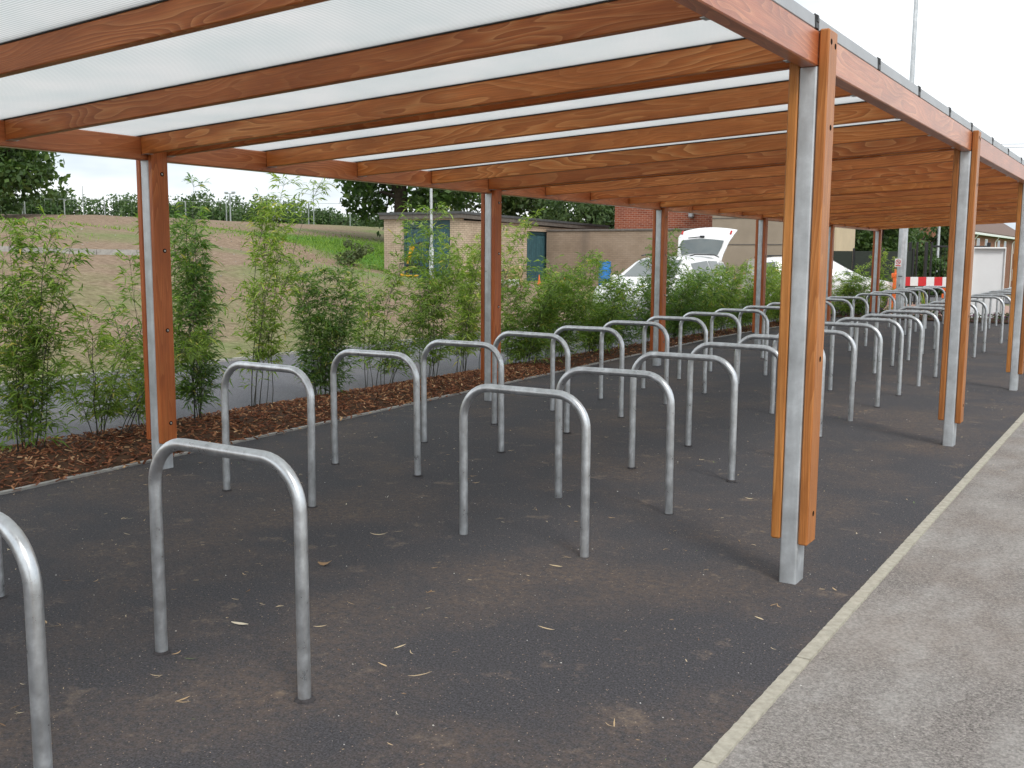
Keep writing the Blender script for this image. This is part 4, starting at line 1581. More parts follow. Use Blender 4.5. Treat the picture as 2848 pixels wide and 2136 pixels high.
# trees along the skyline behind the site fence
sky_trees = [(-104, 62, 4.4, 4.6, "skyline tree just right of the big left-edge tree"),
             (-99, 66, 3.9, 4.4, "second skyline tree from the left, thinning into sky"),
             (-92, 72, 3.7, 4.8, "pale skyline tree left of the nearest bamboo-side post"),
             (-85, 76, 4.1, 4.8, "dark skyline tree half hidden by the nearest bamboo-side post"),
             (-79, 80, 3.0, 4.4, "skyline tree just right of the nearest bamboo-side post"),
             (-73, 84, 1.7, 4.2, "skyline tree behind the twin floodlight pole"),
             (-66, 86, 1.1, 4.0, "low skyline tree behind the tall bushy bamboo"),
             (-58, 88, 0.3, 3.6, "lowest skyline tree behind the tallest thin bamboo")]
for i, (x, y, top, r, lb) in enumerate(sky_trees):
    z = ground_z(x, y)
    tree("skyline_tree", lb, (x, y, z), top, top * 0.5, r, M['tree_far'], 7000, 0.21, 0.25, 60 + i, "trees along the skyline", 24, squash=0.33)

# ================================================================== site fence along the rise
def site_fence():
    a = Vector((-73, 45.0))
    b = Vector((-46.5, 59.5))
    root = empty("site_fence", (a.x, a.y, 0))
    tag(root, "pale galvanised mesh site fence along the top of the soil rise", "fence")
    n = 9
    for i in range(n):
        p = a.lerp(b, i / n)
        q = a.lerp(b, (i + 1) / n)
        zp, zq = ground_z(p.x, p.y) + .05, ground_z(q.x, q.y) + .05
        mb = MB()
        d = (q - p) * 0.985
        q2 = p + d
        H = 2.05
        P0, P1 = Vector((p.x - a.x, p.y - a.y, zp)), Vector((q2.x - a.x, q2.y - a.y, zq))
        up = Vector((0, 0, H))
        mb.tube([P0, P0 + up], 0.020, 6)
        mb.tube([P1, P1 + up], 0.020, 6)
        mb.tube([P0 + up, P1 + up], 0.015, 6)
        mb.tube([P0 + up * .08, P1 + up * .08], 0.015, 6)
        pn = obj("fence_panel", mb, M['fencegalv'], root)
        wv = MB()
        for k in range(1, 6):
            s = P0.lerp(P1, k / 6)
            wv.tube([s + up * .08, s + up], 0.0022, 3, False)
        tag(obj("mesh_wires", wv, M['fencegalv'], pn), kind="stuff")
    # short return at the left end
    for i in range(2):
        p = Vector((a.x - 2.9 * i, a.y + 1.7 * i))
        q = Vector((a.x - 2.9 * (i + 1), a.y + 1.7 * (i + 1)))
        zp, zq = ground_z(p.x, p.y) + .05 - .35 * i, ground_z(q.x, q.y) + .05 - .35 * (i + 1)
        mb = MB()
        P0, P1 = Vector((p.x - a.x, p.y - a.y, zp)), Vector((q.x - a.x, q.y - a.y, zq))
        up = Vector((0, 0, 1.9))
        mb.tube([P0, P0 + up], 0.028, 6)
        mb.tube([P1, P1 + up], 0.028, 6)
        mb.tube([P0 + up, P1 + up], 0.024, 6)
        obj("fence_panel", mb, M['fencegalv'], root)


site_fence()
for i, (x, y, h, lb) in enumerate(((-72.5, 50, 3.4, "slim pole left of the pale skyline tree"), (-66.5, 52.5, 3.3, "slim pole before the pale skyline tree"),
                                   (-53.5, 58, 3.6, "slim pole between the tall bushy bamboo and the tallest one"), (-47.5, 62, 3.5, "slim pole at the right end of the site fence"))):
    mb = MB()
    mb.tube([(0, 0, -.1), (0, 0, h)], [0.04, 0.03], 8)
    tag(obj("slim_pole", mb, M['fencegalv'], None, gz(x, y)), lb, "pole", "slim poles behind the site fence")
fl = empty("floodlight_pole", gz(-60.0, 55.0))
tag(fl, "pole carrying two small floodlights behind the site fence", "light pole")
mb = MB()
mb.tube([(0, 0, -.1), (0, 0, 2.9)], [0.06, 0.05], 8)
mb.tube([(-0.5, 0, 2.9), (0.5, 0, 2.9)], 0.03, 6)
obj("pole", mb, M['fencegalv'], fl)
for s in (-1, 1):
    mb = MB()
    mb.cbox((s * .42, 0, 2.98), (0.30, 0.2, 0.16), 0.02)
    obj("floodlight", mb, M['fencegalv'], fl)

# ================================================================== lamp columns
def column(name, label, loc, parts, door=True):
    root = empty(name, loc)
    tag(root, label, "lamp column")
    for nm, prof, n in parts:
        mb = MB()
        mb.lathe(prof, (0, 0, 0), n)
        obj(nm, mb, M['galv_post'], root, smooth=n > 10, angle=40)
    return root


c1 = column("lamp_column", "slender pale lamp column in front of the store's teal doors", gz(-15.05, 23.0),
            [("base", [(0.085, -0.1), (0.085, 1.05), (0.055, 1.12)], 14), ("shaft", [(0.052, 1.10), (0.040, 5.2)], 14)])
mb = MB()
mb.cbox((0.35, 0, 5.2), (0.75, 0.2, 0.1), 0.03)
obj("lantern", mb, M['alu'], c1)
c2 = column("lamp_column", "tall grey octagonal column with a small prohibition sign", (0.34, 21.35, 0),
            [("base", [(0.105, -0.1), (0.105, 2.35), (0.075, 2.5)], 8), ("shaft", [(0.070, 2.45), (0.040, 9.5)], 8)])
mb = MB()
mb.cbox((0, -0.113, 1.02), (0.10, 0.008, 0.018), 0.002)
mb.cbox((0, -0.113, 0.80), (0.012, 0.008, 0.05), 0.002)
obj("hatch", mb, M['blackmetal'], c2)
c3 = column("lamp_column", "thinner grey lamp column standing farther back by the trees", gz(-2.75, 43.3),
            [("base", [(0.09, -0.1), (0.09, 1.2), (0.07, 1.3)], 12), ("shaft", [(0.068, 1.25), (0.05, 6.5)], 12)])
# prohibition sign
sg = empty("prohibition_sign", (0.28, 21.225, 1.34))
sg.rotation_euler = (0, 0, R(12))
tag(sg, "small white square sign with a red crossed circle on the tall column", "sign")
mb = MB()
mb.cbox((0, 0, 0), (0.15, 0.004, 0.20), 0.001)
obj("plate", mb, M['white'], sg)
mb = MB()
ring = [(0.050 * math.cos(a), -0.0045, 0.022 + 0.050 * math.sin(a)) for a in [2 * math.pi * i / 24 for i in range(25)]]
mb.tube(ring, 0.0065, 5, False)
mb.tube([(-0.034, -0.0045, 0.056), (0.034, -0.0045, -0.012)], 0.006, 5)
obj("red_symbol", mb, M['red'], sg)
mb = MB()
mb.box((0, -0.0035, 0.022), (0.05, 0.003, 0.012))
obj("pictogram", mb, M['blackmetal'], sg)
mb = MB()
mb.box((0, -0.0035, -0.068), (0.115, 0.003, 0.024))
obj("caption_band", mb, M['red'], sg)

# overhead wires at the right
for k, lb in enumerate(("upper of two thin overhead wires in the right-hand sky", "lower of two thin overhead wires in the right-hand sky")):
    mb = MB()
    pts = []
    for i in range(15):
        u = i / 14
        pts.append((-14 + 34 * u, 60, 8.55 - 0.18 * k - 0.5 * u - 0.6 * math.sin(math.pi * u)))
    mb.tube(pts, 0.012, 5)
    tag(obj("overhead_wire", mb, M['blackmetal']), lb, "wire", "overhead wires")


# ================================================================== cars
def car(name, label, loc, rz, tailgate_open, length=4.35):
    root = empty(name, loc, rz)
    tag(root, label, "car", "white cars parked behind the bamboo")
    hl = length / 2
    st = [  # x, bottom, waist z, top z, half-width waist, half-width top
        (hl, 0.30, 0.52, 0.60, 0.55, 0.50), (hl - .06, 0.22, 0.60, 0.70, 0.70, 0.62), (hl - .25, 0.20, 0.70, 0.79, 0.82, 0.74), (hl - .7, 0.20, 0.80, 0.88, 0.86, 0.78),
        (hl - 1.12, 0.20, 0.88, 0.96, 0.87, 0.77), (hl - 1.20, 0.20, 0.90, 0.985, 0.87, 0.76), (hl - 1.95, 0.20, 0.93, 1.40, 0.875, 0.62), (hl - 2.25, 0.20, 0.94, 1.455, 0.875, 0.60),
        (hl - 2.9, 0.20, 0.95, 1.475, 0.875, 0.60), (hl - 3.5, 0.20, 0.97, 1.45, 0.87, 0.585), (hl - 3.95, 0.22, 0.99, 1.39, 0.85, 0.565), (-hl + .22, 0.25, 0.99, 1.10, 0.83, 0.66), (-hl + .05, 0.27, 0.90, 0.98, 0.80, 0.70), (-hl, 0.33, 0.60, 0.70, 0.70, 0.62)]
    mb = MB()
    ring = []
    for (x, zb, zw, zt, ww, wt) in st:
        half = [(0.0, zb), (ww * .86, zb), (ww * .985, zb + .14), (ww * 1.0, (zb + zw) / 2 + .1), (ww * .985, zw), (wt + (ww - wt) * .12, zw + (zt - zw) * .88), (wt * .82, zt), (0.0, zt + 0.012)]
        full = [(x, y, z) for y, z in half] + [(x, -y, z) for y, z in half[-2:0:-1]]
        ring.append(len(mb.v))
        mb.v += full
    nn = 14
    for i in range(len(st) - 1):
        for j in range(nn):
            a, b = ring[i], ring[i + 1]
            mb.face([a + j, a + (j + 1) % nn, b + (j + 1) % nn, b + j])
    mb.face([ring[0] + j for j in range(nn)][::-1])
    mb.face([ring[-1] + j for j in range(nn)])
    body = obj("body", mb, M['carwhite'], root, smooth=True, angle=42)

    def P(i, j):
        return Vector(mb.v[ring[i] + j])

    def pane(nm, q, mat, ins=(0.06, 0.1), off=0.006, parent=root):
        a, b, c, d = [Vector(k) for k in q]
        def bl(u, v):
            return (a.lerp(b, u)).lerp(d.lerp(c, u), v)
        nr = (b - a).cross(d - a).normalized()
        ctr = Vector((0, 0, 0.7))
        if nr.dot((a + c) / 2 - Vector((((a + c) / 2).x, 0, 0.7))) < 0:
            nr = -nr
        m2 = MB()
        g = 4
        u0, u1, v0, v1 = ins[0], 1 - ins[0], ins[1], 1 - ins[1]
        for v in range(g + 1):
            for u in range(g + 1):
                m2.v.append((bl(u0 + (u1 - u0) * u / g, v0 + (v1 - v0) * v / g) + nr * off)[:])
        for v in range(g):
            for u in range(g):
                k = v * (g + 1) + u
                m2.face([k, k + 1, k + g + 2, k + g + 1])
        return obj(nm, m2, mat, parent, smooth=True, angle=None)

    for s in (0, 1):
        jw, jt = (4, 5) if s == 0 else (10, 9)
        pane("side_window", (P(6, jw), P(8, jw), P(8, jt), P(6, jt)), M['glass'], (0.03, 0.10), 0.010)
        pane("side_window", (P(8, jw), P(9, jw), P(9, jt), P(8, jt)), M['glass'], (0.05, 0.10), 0.010)
        pane("quarter_window", (P(9, jw), P(10, jw), P(10, jt), P(9, jt)), M['glass'], (0.08, 0.14), 0.010)
        pane("quarter_window", (P(5, jw), P(6, jw), P(6, jt), P(5, jt)), M['glass'], (0.42, 0.3), 0.010)
    pane("windscreen", (P(5, 6), P(6, 6), P(6, 8), P(5, 8)), M['glass'], (0.06, 0.0), 0.016)
    if not tailgate_open:
        pane("rear_window", (P(10, 6), P(11, 6), P(11, 8), P(10, 8)), M['glass'], (0.12, 0.02), 0.016)
    for s in (-1, 1):
        m2 = MB()
        m2.cbox((hl - 1.45, s * 0.95, 0.98), (0.10, 0.20, 0.13), 0.03)
        obj("door_mirror", m2, M['carwhite'], root)
        m2 = MB()
        m2.lathe([(0.02, -0.05), (0.11, -0.03), (0.115, 0.02), (0.06, 0.06)], (hl - .22, s * .62, .66), 12, axis='x')
        obj("headlight", m2, M['clearlens'], root, smooth=True)
        m2 = MB()
        m2.cbox((-hl + .12, s * .76, 0.88), (0.12, 0.10, 0.26), 0.03)
        obj("tail_light", m2, M['redlens'], root)
        m2 = MB()
        m2.tube([(hl - 2.1, s * .60, 1.475), (hl - 2.4, s * .59, 1.51), (hl - 3.5, s * .57, 1.50), (hl - 3.8, s * .56, 1.45)], 0.014, 6)
        obj("roof_rail", m2, M['blackmetal'], root)
    for x in (hl - .80, -hl + .78):
        for s in (-1, 1):
            m2 = MB()
            m2.lathe([(0.20, -0.10), (0.30, -0.10), (0.315, -0.06), (0.315, 0.06), (0.30, 0.10), (0.20, 0.10)], (0, 0, 0), 24, axis='y')
            wh = obj("wheel", m2, M['tyre'], root, (x, s * 0.80, 0.315), smooth=True)
            m2 = MB()
            m2.lathe([(0.03, s * 0.075), (0.19, s * 0.085), (0.205, s * 0.102), (0.15, s * 0.106), (0.03, s * 0.112)], (0, 0, 0), 20, axis='y')
            obj("rim", m2, M['alloy'], wh, smooth=True)
    if tailgate_open:
        # solid dark box painted as the open boot's shade, then the raised gate: glass half hinged at the roof, painted half beyond
        m2 = MB()
        m2.cbox((-hl + .13, 0, 1.05), (0.30, 1.15, 0.34), 0.05)
        obj("boot_shade_box", m2, M['boot_shade'], root)
        g = empty("tailgate", (hl - 3.86, 0, 1.43))
        g.parent = root
        m2 = MB()
        secs = [(0.0, 0.0, 0.56), (0.16, 0.07, 0.60), (0.48, 0.12, 0.66), (0.62, 0.12, 0.70), (0.86, 0.02, 0.70), (1.02, -0.10, 0.66)]
        rows_ = []
        for d, bow, hw in secs:
            r_ = []
            for k in range(9):
                y = -hw + 2 * hw * k / 8
                r_.append(len(m2.v))
                m2.v.append((-d, y, bow - 0.10 * (y / hw) ** 2))
            rows_.append(r_)
        nb_ = len(m2.v)
        m2.v += [(x, y * .97, z - 0.05) for x, y, z in m2.v[:nb_]]
        for a_, b_2 in zip(rows_[:-1], rows_[1:]):
            for k in range(8):
                m2.face([a_[k], b_2[k], b_2[k + 1], a_[k + 1]][::-1])
                m2.face([a_[k] + nb_, b_2[k] + nb_, b_2[k + 1] + nb_, a_[k + 1] + nb_])
        rimv = rows_[0] + [r_[-1] for r_ in rows_[1:]] + rows_[-1][::-1][1:] + [r_[0] for r_ in rows_[::-1][1:-1]]
        for a_, b_2 in zip(rimv, rimv[1:] + rimv[:1]):
            m2.face([a_, b_2, b_2 + nb_, a_ + nb_])
        gate_mesh = obj("tailgate_panel", m2, M['carwhite'], g, smooth=True)
        m3 = MB()
        for d, bow, hw in ((0.09, 0.048, 0.47), (0.28, 0.10, 0.53), (0.47, 0.128, 0.55)):
            for k in range(9):
                y = -hw + 2 * hw * k / 8
                m3.v.append((-d, y, bow - 0.10 * (y / (hw * 1.2)) ** 2 + 0.012))
        for rr_ in range(2):
            for k in range(8):
                a_ = rr_ * 9 + k
                m3.face([a_, a_ + 1, a_ + 10, a_ + 9])
        obj("rear_window", m3, M['glass'], g, smooth=True, angle=None)
        m3 = MB()
        m3.cbox((-0.53, 0.0, 0.150), (0.05, 0.12, 0.04), 0.01)
        m3.tube([(-0.52, 0, 0.16), (-0.50, -0.36, 0.135)], 0.012, 6)
        obj("wiper", m3, M['blackmetal'], g)
        for s in (-1, 1):
            m3 = MB()
            m3.cbox((-0.76, s * .635, 0.022), (0.11, 0.05, 0.03), 0.01)
            obj("tail_light", m3, M['redlens'], g)
        g.rotation_euler = (0, R(52), 0)
    return root


car("estate_car", "white estate car with its tailgate raised, parked behind the bamboo", (-3.85, 17.0, -0.004), R(-92), True)
car("hatchback_car", "white hatchback parked crosswise by the last bamboo-side post", (-2.35, 24.1, -0.004), R(33), False, 4.1)

# ================================================================== site clutter by the store
bl = empty("plastic_drum", gz(-11.9, 29.5))
bl.scale = (0.8, 0.8, 0.95)
tag(bl, "upright blue plastic drum left of the nearer white car", "drum")
mb = MB()
mb.lathe([(0.26, 0), (0.285, 0.03), (0.285, 0.30), (0.295, 0.33), (0.285, 0.36), (0.285, 0.62), (0.295, 0.65), (0.285, 0.68), (0.285, 0.86), (0.27, 0.90)], (0, 0, 0), 24)
obj("body", mb, M['blue'], bl, smooth=True)
mb = MB()
mb.lathe([(0.29, 0.885), (0.295, 0.90), (0.295, 0.93), (0.28, 0.94)], (0, 0, 0), 24)
obj("lid", mb, M['blue'], bl, smooth=True)

cp = empty("plate_compactor", gz(-16.55, 23.75), R(30))
tag(cp, "yellow plate compactor with black handle before the teal doors", "compactor")
mb = MB()
mb.cbox((0, 0, 0.05), (0.55, 0.45, 0.06), 0.02)
mb.cbox((-0.30, 0, 0.09), (0.10, 0.45, 0.05), 0.02)
obj("base_plate", mb, M['yellow'], cp)
mb = MB()
mb.cbox((0.05, 0, 0.30), (0.36, 0.34, 0.30), 0.03)
mb.lathe([(0.09, 0), (0.10, 0.04), (0.08, 0.12)], (0.05, 0, 0.45), 12)
obj("engine", mb, M['blackmetal'], cp)
mb = MB()
mb.tube([(-0.32, -.24, 0.05), (-0.32, -.24, 0.46), (0.36, -.24, 0.46), (0.36, -.24, 0.05)], 0.016, 6)
mb.tube([(-0.32, .24, 0.05), (-0.32, .24, 0.46), (0.36, .24, 0.46), (0.36, .24, 0.05)], 0.016, 6)
obj("guard_frame", mb, M['blackmetal'], cp)
mb = MB()
mb.tube([(-0.10, 0, 0.10), (-0.06, 0, 0.55), (0.06, 0, 0.98)], [0.045, 0.055, 0.075], 8)
mb.lathe([(0.085, -0.06), (0.095, 0), (0.085, 0.06)], (0.07, 0, 1.02), 12)
obj("handle_arm", mb, M['yellow'], cp)
mb = MB()
mb.tube([(0.04, -.02, 1.02), (0.10, -.17, 1.10), (0.38, -.17, 1.22), (0.38, .17, 1.22), (0.10, .17, 1.10), (0.04, .02, 1.02)], 0.017, 6)
obj("handle", mb, M['black'], cp)

bw = empty("fuel_bowser", gz(-13.05, 25.0), R(28))
tag(bw, "small tan fuel tank with a coiled black hose by the store's side", "fuel tank")
mb = MB()
mb.cbox((0, 0, 0.52), (0.62, 0.5, 0.42), 0.06)
obj("tank", mb, M['tan'], bw)
mb = MB()
mb.cbox((0, 0, 0.16), (0.62, 0.48, 0.28), 0.03)
obj("stand", mb, M['tan'], bw)
mb = MB()
mb.box((0, -0.243, 0.17), (0.42, 0.006, 0.18))
obj("label_plate", mb, M['white'], bw)
fc = bpy.data.curves.new("lettering", 'FONT')
fc.body = "LOIL"
fc.size = 0.15
fc.extrude = 0.002
fc.align_x = 'CENTER'
fc.align_y = 'CENTER'
tmp = bpy.data.objects.new("tmp_lettering", fc)
COL.objects.link(tmp)
bpy.context.view_layer.update()
fm = bpy.data.meshes.new_from_object(tmp.evaluated_get(bpy.context.evaluated_depsgraph_get()))
bpy.data.objects.remove(tmp)
fm.materials.clear()
fm.materials.append(M['blackmetal'])
link("lettering", fm, bw, (0, -0.2495, 0.17), (R(90), 0, 0))
mb = MB()
mb.tube([(-0.30 - 0.16 * math.sin(a), -0.18, 0.30 + 0.26 * math.cos(a)) for a in [math.pi * i / 12 for i in range(13)]], 0.028, 8)
obj("hose", mb, M['black'], bw)

def cone(loc, label):
    r_ = empty("traffic_cone", loc)
    tag(r_, label, "cone", "orange cones by the store")
    r_.scale = (0.45, 0.45, 0.5) if "beside" in label else (0.5, 0.5, 0.45)
    mb = MB()
    mb.cbox((0, 0, 0.02), (0.36, 0.36, 0.04), 0.01)
    obj("base", mb, M['orange'], r_)
    mb = MB()
    mb.lathe([(0.14, 0.04), (0.10, 0.25), (0.095, 0.25), (0.03, 0.72), (0.02, 0.74)], (0, 0, 0), 16)
    obj("body", mb, M['orange'], r_, smooth=True)


cone(gz(-13.6, 27.6), "orange traffic cone beside the store's side doors")
cone(gz(-12.3, 27.2), "small orange cone between the store and the blue drum")
rk = random.Random(5)
mb = MB()
for i in range(46):
    x, y = rk.gauss(0, 0.6), rk.gauss(0, 0.5)
    s = rk.uniform(0.05, 0.18)
    mb.box((x, y, max(s * .3, 0.22 - 0.2 * math.hypot(x, y) + rk.uniform(-.03, .03))), (s, s * rk.uniform(.5, 1), s * rk.uniform(.3, .7)),
           Matrix.Rotation(rk.uniform(0, 6), 3, 'Z') @ Matrix.Rotation(rk.gauss(0, .4), 3, 'X'))
tag(obj("rubble_heap", mb, M['stone'], None, gz(-13.2, 24.0)), "heap of pale broken rubble on the soil by the fuel tank", "rubble", kind="stuff")

# ================================================================== far end: barrier, board, gate, planting
br = empty("road_barrier", (0.0, 24.4, 0))
tag(br, "red and white striped barrier plank on orange feet beyond the hoops", "barrier")
for i in range(12):
    mb = MB()
    mb.cbox((-0.35 + 0.20 * i, 0.0, 0.83), (0.198, 0.04, 0.24), 0.004)
    obj("stripe", mb, M['white'] if i % 2 == 0 else M['red'], br, rot=(0, R(-0.4), R(16)))
for x, y in ((-0.42, -0.14), (1.98, 0.55)):
    mb = MB()
    mb.cbox((x, y, 0.50), (0.10, 0.09, 0.86), 0.02)
    mb.cbox((x, y, 0.98), (0.18, 0.10, 0.14), 0.02)
    mb.cbox((x, y, 1.09), (0.06, 0.06, 0.14), 0.02)
    mb.cbox((x, y, 0.05), (0.22, 0.60, 0.10), 0.03)
    obj("foot", mb, M['orange'], br)
b2 = empty("road_barrier", (1.15, 25.6, 0))
tag(b2, "orange barrier board partly hidden by the second kerb-side post", "barrier")
mb = MB()
for z in (0.42, 0.62, 0.82):
    mb.cbox((0, 0, z), (1.2, 0.04, 0.13), 0.01)
obj("board", mb, M['orange'], b2)
for x in (-0.5, 0.5):
    mb = MB()
    mb.cbox((x, 0.05, 0.5), (0.06, 0.05, 1.0), 0.01)
    mb.cbox((x, 0.05, 0.04), (0.2, 0.5, 0.08), 0.02)
    obj("foot", mb, M['black'], b2)

wb = empty("white_board", (2.16, 21.75, 0), R(24))
tag(wb, "tall blank white cabinet board standing in the end flower bed", "board")
mb = MB()
mb.cbox((0.02, 0.02, 0.88), (0.70, 0.03, 1.60), 0.004)
obj("panel", mb, M['white_board'], wb)
for (c, s) in (((-0.355, -0.05, 0.86), (0.05, 0.16, 1.72)), ((0.385, 0.0, 0.86), (0.03, 0.08, 1.72)), ((0.02, -0.03, 1.70), (0.70, 0.13, 0.04)), ((0.02, -0.03, 0.07), (0.70, 0.12, 0.04))):
    mb = MB()
    mb.cbox(c, s, 0.008)
    obj("frame", mb, M['white'], wb)
mb = MB()
mb.cbox((-0.47, 0.10, 0.87), (0.10, 0.10, 1.74), 0.01)
obj("post", mb, M['blackmetal'], wb)

gt = empty("metal_gate", (-1.15, 29.6, 0), R(28))
tag(gt, "black steel railing gate beyond the striped barrier", "gate")
for i in range(5):
    mb = MB()
    x = [0.0, 0.22, 0.50, 0.66, 2.4][i]
    mb.cbox((x, 0, 0.95), (0.09 if i in (0, 2, 4) else 0.05, 0.09, 2.0), 0.008)
    obj("gate_post", mb, M['blackmetal'], gt)
mb = MB()
mb.cbox((1.55, 0, 1.82), (1.72, 0.05, 0.06), 0.006)
mb.cbox((1.55, 0, 0.25), (1.72, 0.05, 0.06), 0.006)
obj("rail", mb, M['blackmetal'], gt)
for i in range(12):
    mb = MB()
    mb.tube([(0.82 + 0.13 * i, 0, 0.25), (0.82 + 0.13 * i, 0, 1.82)], 0.007, 6)
    obj("bar", mb, M['blackmetal'], gt)
# dark screened fence to the left of the gate
df = empty("screen_fence", (-3.5, 28.4, 0), R(22))
tag(df, "dark mesh screen fence between the farther white car and the tall column", "fence")
for i in range(4):
    mb = MB()
    mb.cbox((0.9 * i, 0, 0.85), (0.06, 0.06, 1.8), 0.008)
    obj("fence_post", mb, M['blackmetal'], df)
M['screen'] = plain("dark_screen", (0.022, 0.030, 0.022), 0.85, 0, 0.25, 14.0)
for i in range(3):
    mb = MB()
    mb.cbox((0.45 + 0.9 * i, 0.01, 0.85), (0.83, 0.02, 1.62), 0.004)
    obj("screen_panel", mb, M['screen'], df)

# pale blocks lying in the far paving
for i, (x, y, s, lb) in enumerate(((0.75, 24.9, (0.95, 0.25, 0.2), "long pale concrete block lying under the striped barrier"), (1.05, 23.9, (0.36, 0.3, 0.34), "rounded pale boulder before the striped barrier"))):
    mb = MB()
    if i == 0:
        mb.cbox((0, 0, s[2] / 2), s, 0.03)
    else:
        mb.lathe([(0.14, 0), (0.19, 0.08), (0.19, 0.2), (0.13, 0.30), (0.04, 0.345)], (0, 0, 0), 12)
    tag(obj("concrete_block" if i == 0 else "boulder", mb, M['concrete2'], None, (x, y, -0.01), (0, 0, R(25)), smooth=i == 1), lb, "block" if i == 0 else "boulder")

# end flower bed: soil, bedding plants and grasses
mb = MB()
for j in range(5):
    for i in range(25):
        x = -1.2 + 5.8 * i / 24
        y = END_Y + 0.02 + 1.8 * j / 4
        mb.v.append((x, y, 0.02 + 0.05 * math.sin(math.pi * j / 4) + 0.01 * mnoise.noise(Vector((x * 3, y * 3, 1)))))
for j in range(4):
    for i in range(24):
        a = j * 25 + i
        mb.face([a, a + 1, a + 26, a + 25])
tag(obj("end_bed", mb, M['bed_soil'], smooth=True, angle=None), kind="structure")
rg = random.Random(21)
lv, lf, tint = [], [], []
for i in range(3600):
    x = rg.uniform(-1.1, 4.5)
    y = END_Y + rg.uniform(0.12, 1.7)
    hgt = 0.20 + 0.12 * mnoise.noise(Vector((x * 2.2, y * 2.2, 5)))
    z = rg.uniform(0.03, max(0.08, hgt))
    c = Vector((x, y, z))
    a = Vector((rg.gauss(0, 1), rg.gauss(0, 1), rg.gauss(0, .7))).normalized()
    b = a.cross(Vector((rg.gauss(0, 1), rg.gauss(0, 1), rg.gauss(0, 1)))).normalized()
    s = rg.uniform(0.015, 0.04)
    b0 = len(lv)
    lv.extend([(c - a * s)[:], (c + b * s * .6)[:], (c + a * s)[:], (c - b * s * .6)[:]])
    lf.append((b0, b0 + 1, b0 + 2, b0 + 3))
    tint.extend([rg.random()] * 4)
me = bpy.data.meshes.new("bedding_plants")
me.from_pydata(lv, [], lf)
me.materials.append(M['purple'])
set_tint(me, tint)
tag(link("bedding_plants", me), "low purple and green bedding plants in the end bed", "bedding plants", kind="stuff")
for i, (x, y, h, n, lb) in enumerate(((-0.2, 21.4, 0.75, 26, "tufted yellowing grass left of the tall column's foot"), (0.95, 21.2, 0.95, 20, "strappy grass clump right of the tall column"), (1.55, 21.6, 0.8, 16, "strappy grass clump beside the second kerb-side post"))):
    lv, lf, tint = [], [], []
    for k in range(n):
        a = rg.uniform(0, 6.28)
        d = Vector((math.cos(a), math.sin(a), 0))
        sd = Vector((-d.y, d.x, 0))
        hh = h * rg.uniform(.6, 1.1)
        sp = hh * rg.uniform(0.15, 0.7)
        b0 = len(lv)
        for q in range(5):
            u = q / 4
            c = d * sp * u * u + Vector((0, 0, hh * (u - 0.25 * u * u)))
            ww = 0.014 * (1 - u) + 0.001
            lv.extend([(c - sd * ww)[:], (c + sd * ww)[:]])
        for q in range(4):
            lf.append((b0 + 2 * q, b0 + 2 * q + 1, b0 + 2 * q + 3, b0 + 2 * q + 2))
        tint.extend([clamp(rg.gauss(.7, .2))] * 10)
    me = bpy.data.meshes.new("grass_clump")
    me.from_pydata(lv, [], lf)
    me.materials.append(M['leaf_light'])
    set_tint(me, tint)
    tag(link("grass_clump", me, None, (x, y, 0.03)), lb, "grass clump", "grass clumps in the end bed")

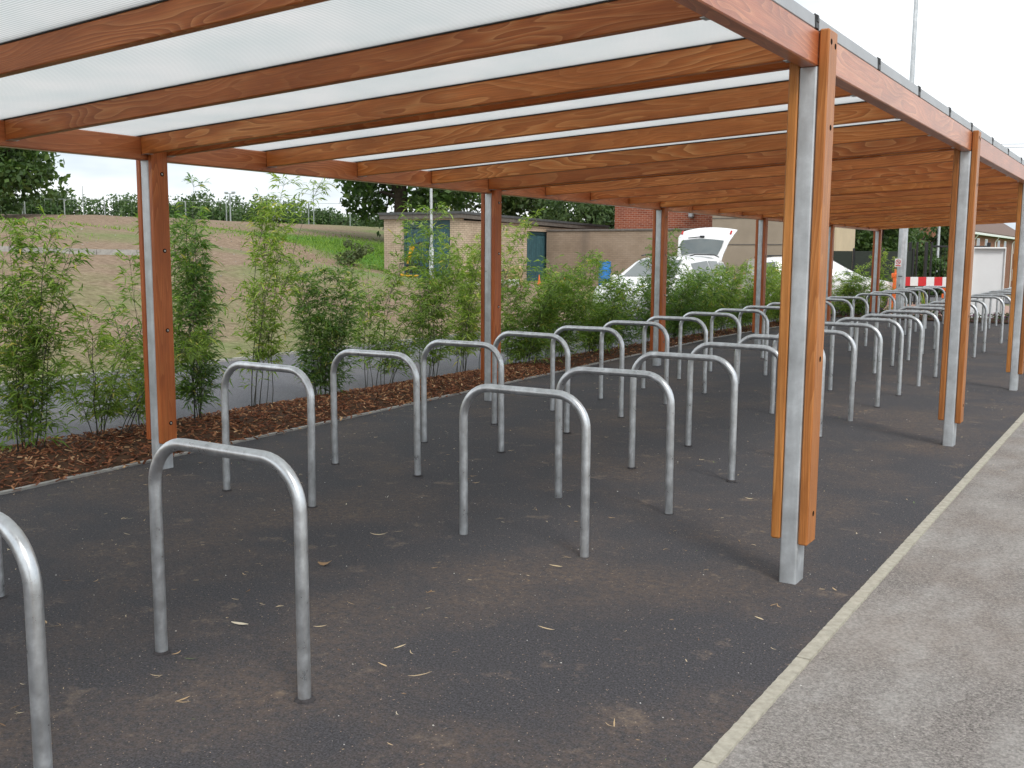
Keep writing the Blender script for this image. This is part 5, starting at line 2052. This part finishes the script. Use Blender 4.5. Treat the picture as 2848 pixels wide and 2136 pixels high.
# ================================================================== terrace of houses in the distance
def house(i, y0, y1, label):
    x1 = -9.5                       # street front faces +X
    zg = -2.1
    root = empty("terrace_house", (x1, y0, zg))
    tag(root, label, "house", "terraced houses in the distance")
    Ly, Dx = y1 - y0, 8.0
    He, Hr = 6.1, 8.6
    mb = MB()
    mb.box((-Dx / 2, Ly / 2, He / 2), (Dx, Ly - 0.02, He))
    b = len(mb.v)
    mb.v += [(0, 0.01, He), (-Dx, 0.01, He), (-Dx / 2, 0.01, Hr), (0, Ly - .01, He), (-Dx, Ly - .01, He), (-Dx / 2, Ly - .01, Hr)]
    mb.face([b, b + 2, b + 1])
    mb.face([b + 3, b + 4, b + 5])
    obj("wall", mb, M['housebrick'], root)
    mb = MB()
    t = 0.16
    for s in (1, -1):
        xe = 0.45 if s > 0 else -Dx - 0.45
        k = (Hr - He) / (Dx / 2)
        ze = He - 0.45 * k + 0.05
        b = len(mb.v)
        mb.v += [(xe, -0.0, ze), (xe, Ly, ze), (-Dx / 2, Ly, Hr + .06), (-Dx / 2, 0, Hr + .06)]
        mb.v += [(xe, -0.0, ze + t), (xe, Ly, ze + t), (-Dx / 2, Ly, Hr + .06 + t), (-Dx / 2, 0, Hr + .06 + t)]
        for q in ((0, 3, 2, 1), (4, 5, 6, 7), (0, 1, 5, 4), (1, 2, 6, 5), (2, 3, 7, 6), (3, 0, 4, 7)):
            mb.face([b + n_ for n_ in q])
    rf = obj("roof", mb, M['tile'], root)
    mb = MB()
    mb.cbox((-Dx / 2, Ly - 1.2, Hr + .75), (0.9, 1.3, 1.7), 0.03)
    ch = obj("chimney", mb, M['housebrick'], rf)
    mb = MB()
    for k in range(3):
        mb.lathe([(0.12, 0), (0.10, 0.35)], (-Dx / 2, Ly - 1.6 + 0.4 * k, Hr + 1.6), 8)
    obj("chimney_pot", mb, M['tile'], ch)
    mb = MB()
    mb.cbox((0.42, Ly / 2, He - 0.30), (0.10, Ly - .1, 0.22), 0.02)
    obj("gutter", mb, M['white'], root)
    mb = MB()
    mb.tube([(0.40, 0.5, He - .4), (0.08, 0.5, He - .9), (0.08, 0.5, 0)], 0.06, 6)
    obj("drainpipe", mb, M['white'], root)
    for yy in (Ly * .25, Ly * .62):
        for zz in (4.75, 1.6):
            mb = MB()
            mb.box((0.005, yy, zz), (0.05, 1.7, 1.35))
            wd = obj("window", mb, M['white'], root)
            for dy in (-0.42, 0.42):
                mb = MB()
                mb.box((0.035, yy + dy, zz), (0.02, 0.70, 1.18))
                obj("pane", mb, M['glass2'], wd)


for i, (a, b_, lb) in enumerate(((84, 98, "nearest brick terrace house of the row beyond the white board"), (98, 112, "second brick terrace house of the row, with a chimney"),
                                 (112, 126, "third brick terrace house of the row"), (126, 140, "farthest brick terrace house of the row"))):
    house(i, a, b_, lb)

print("objects", len(bpy.data.objects))
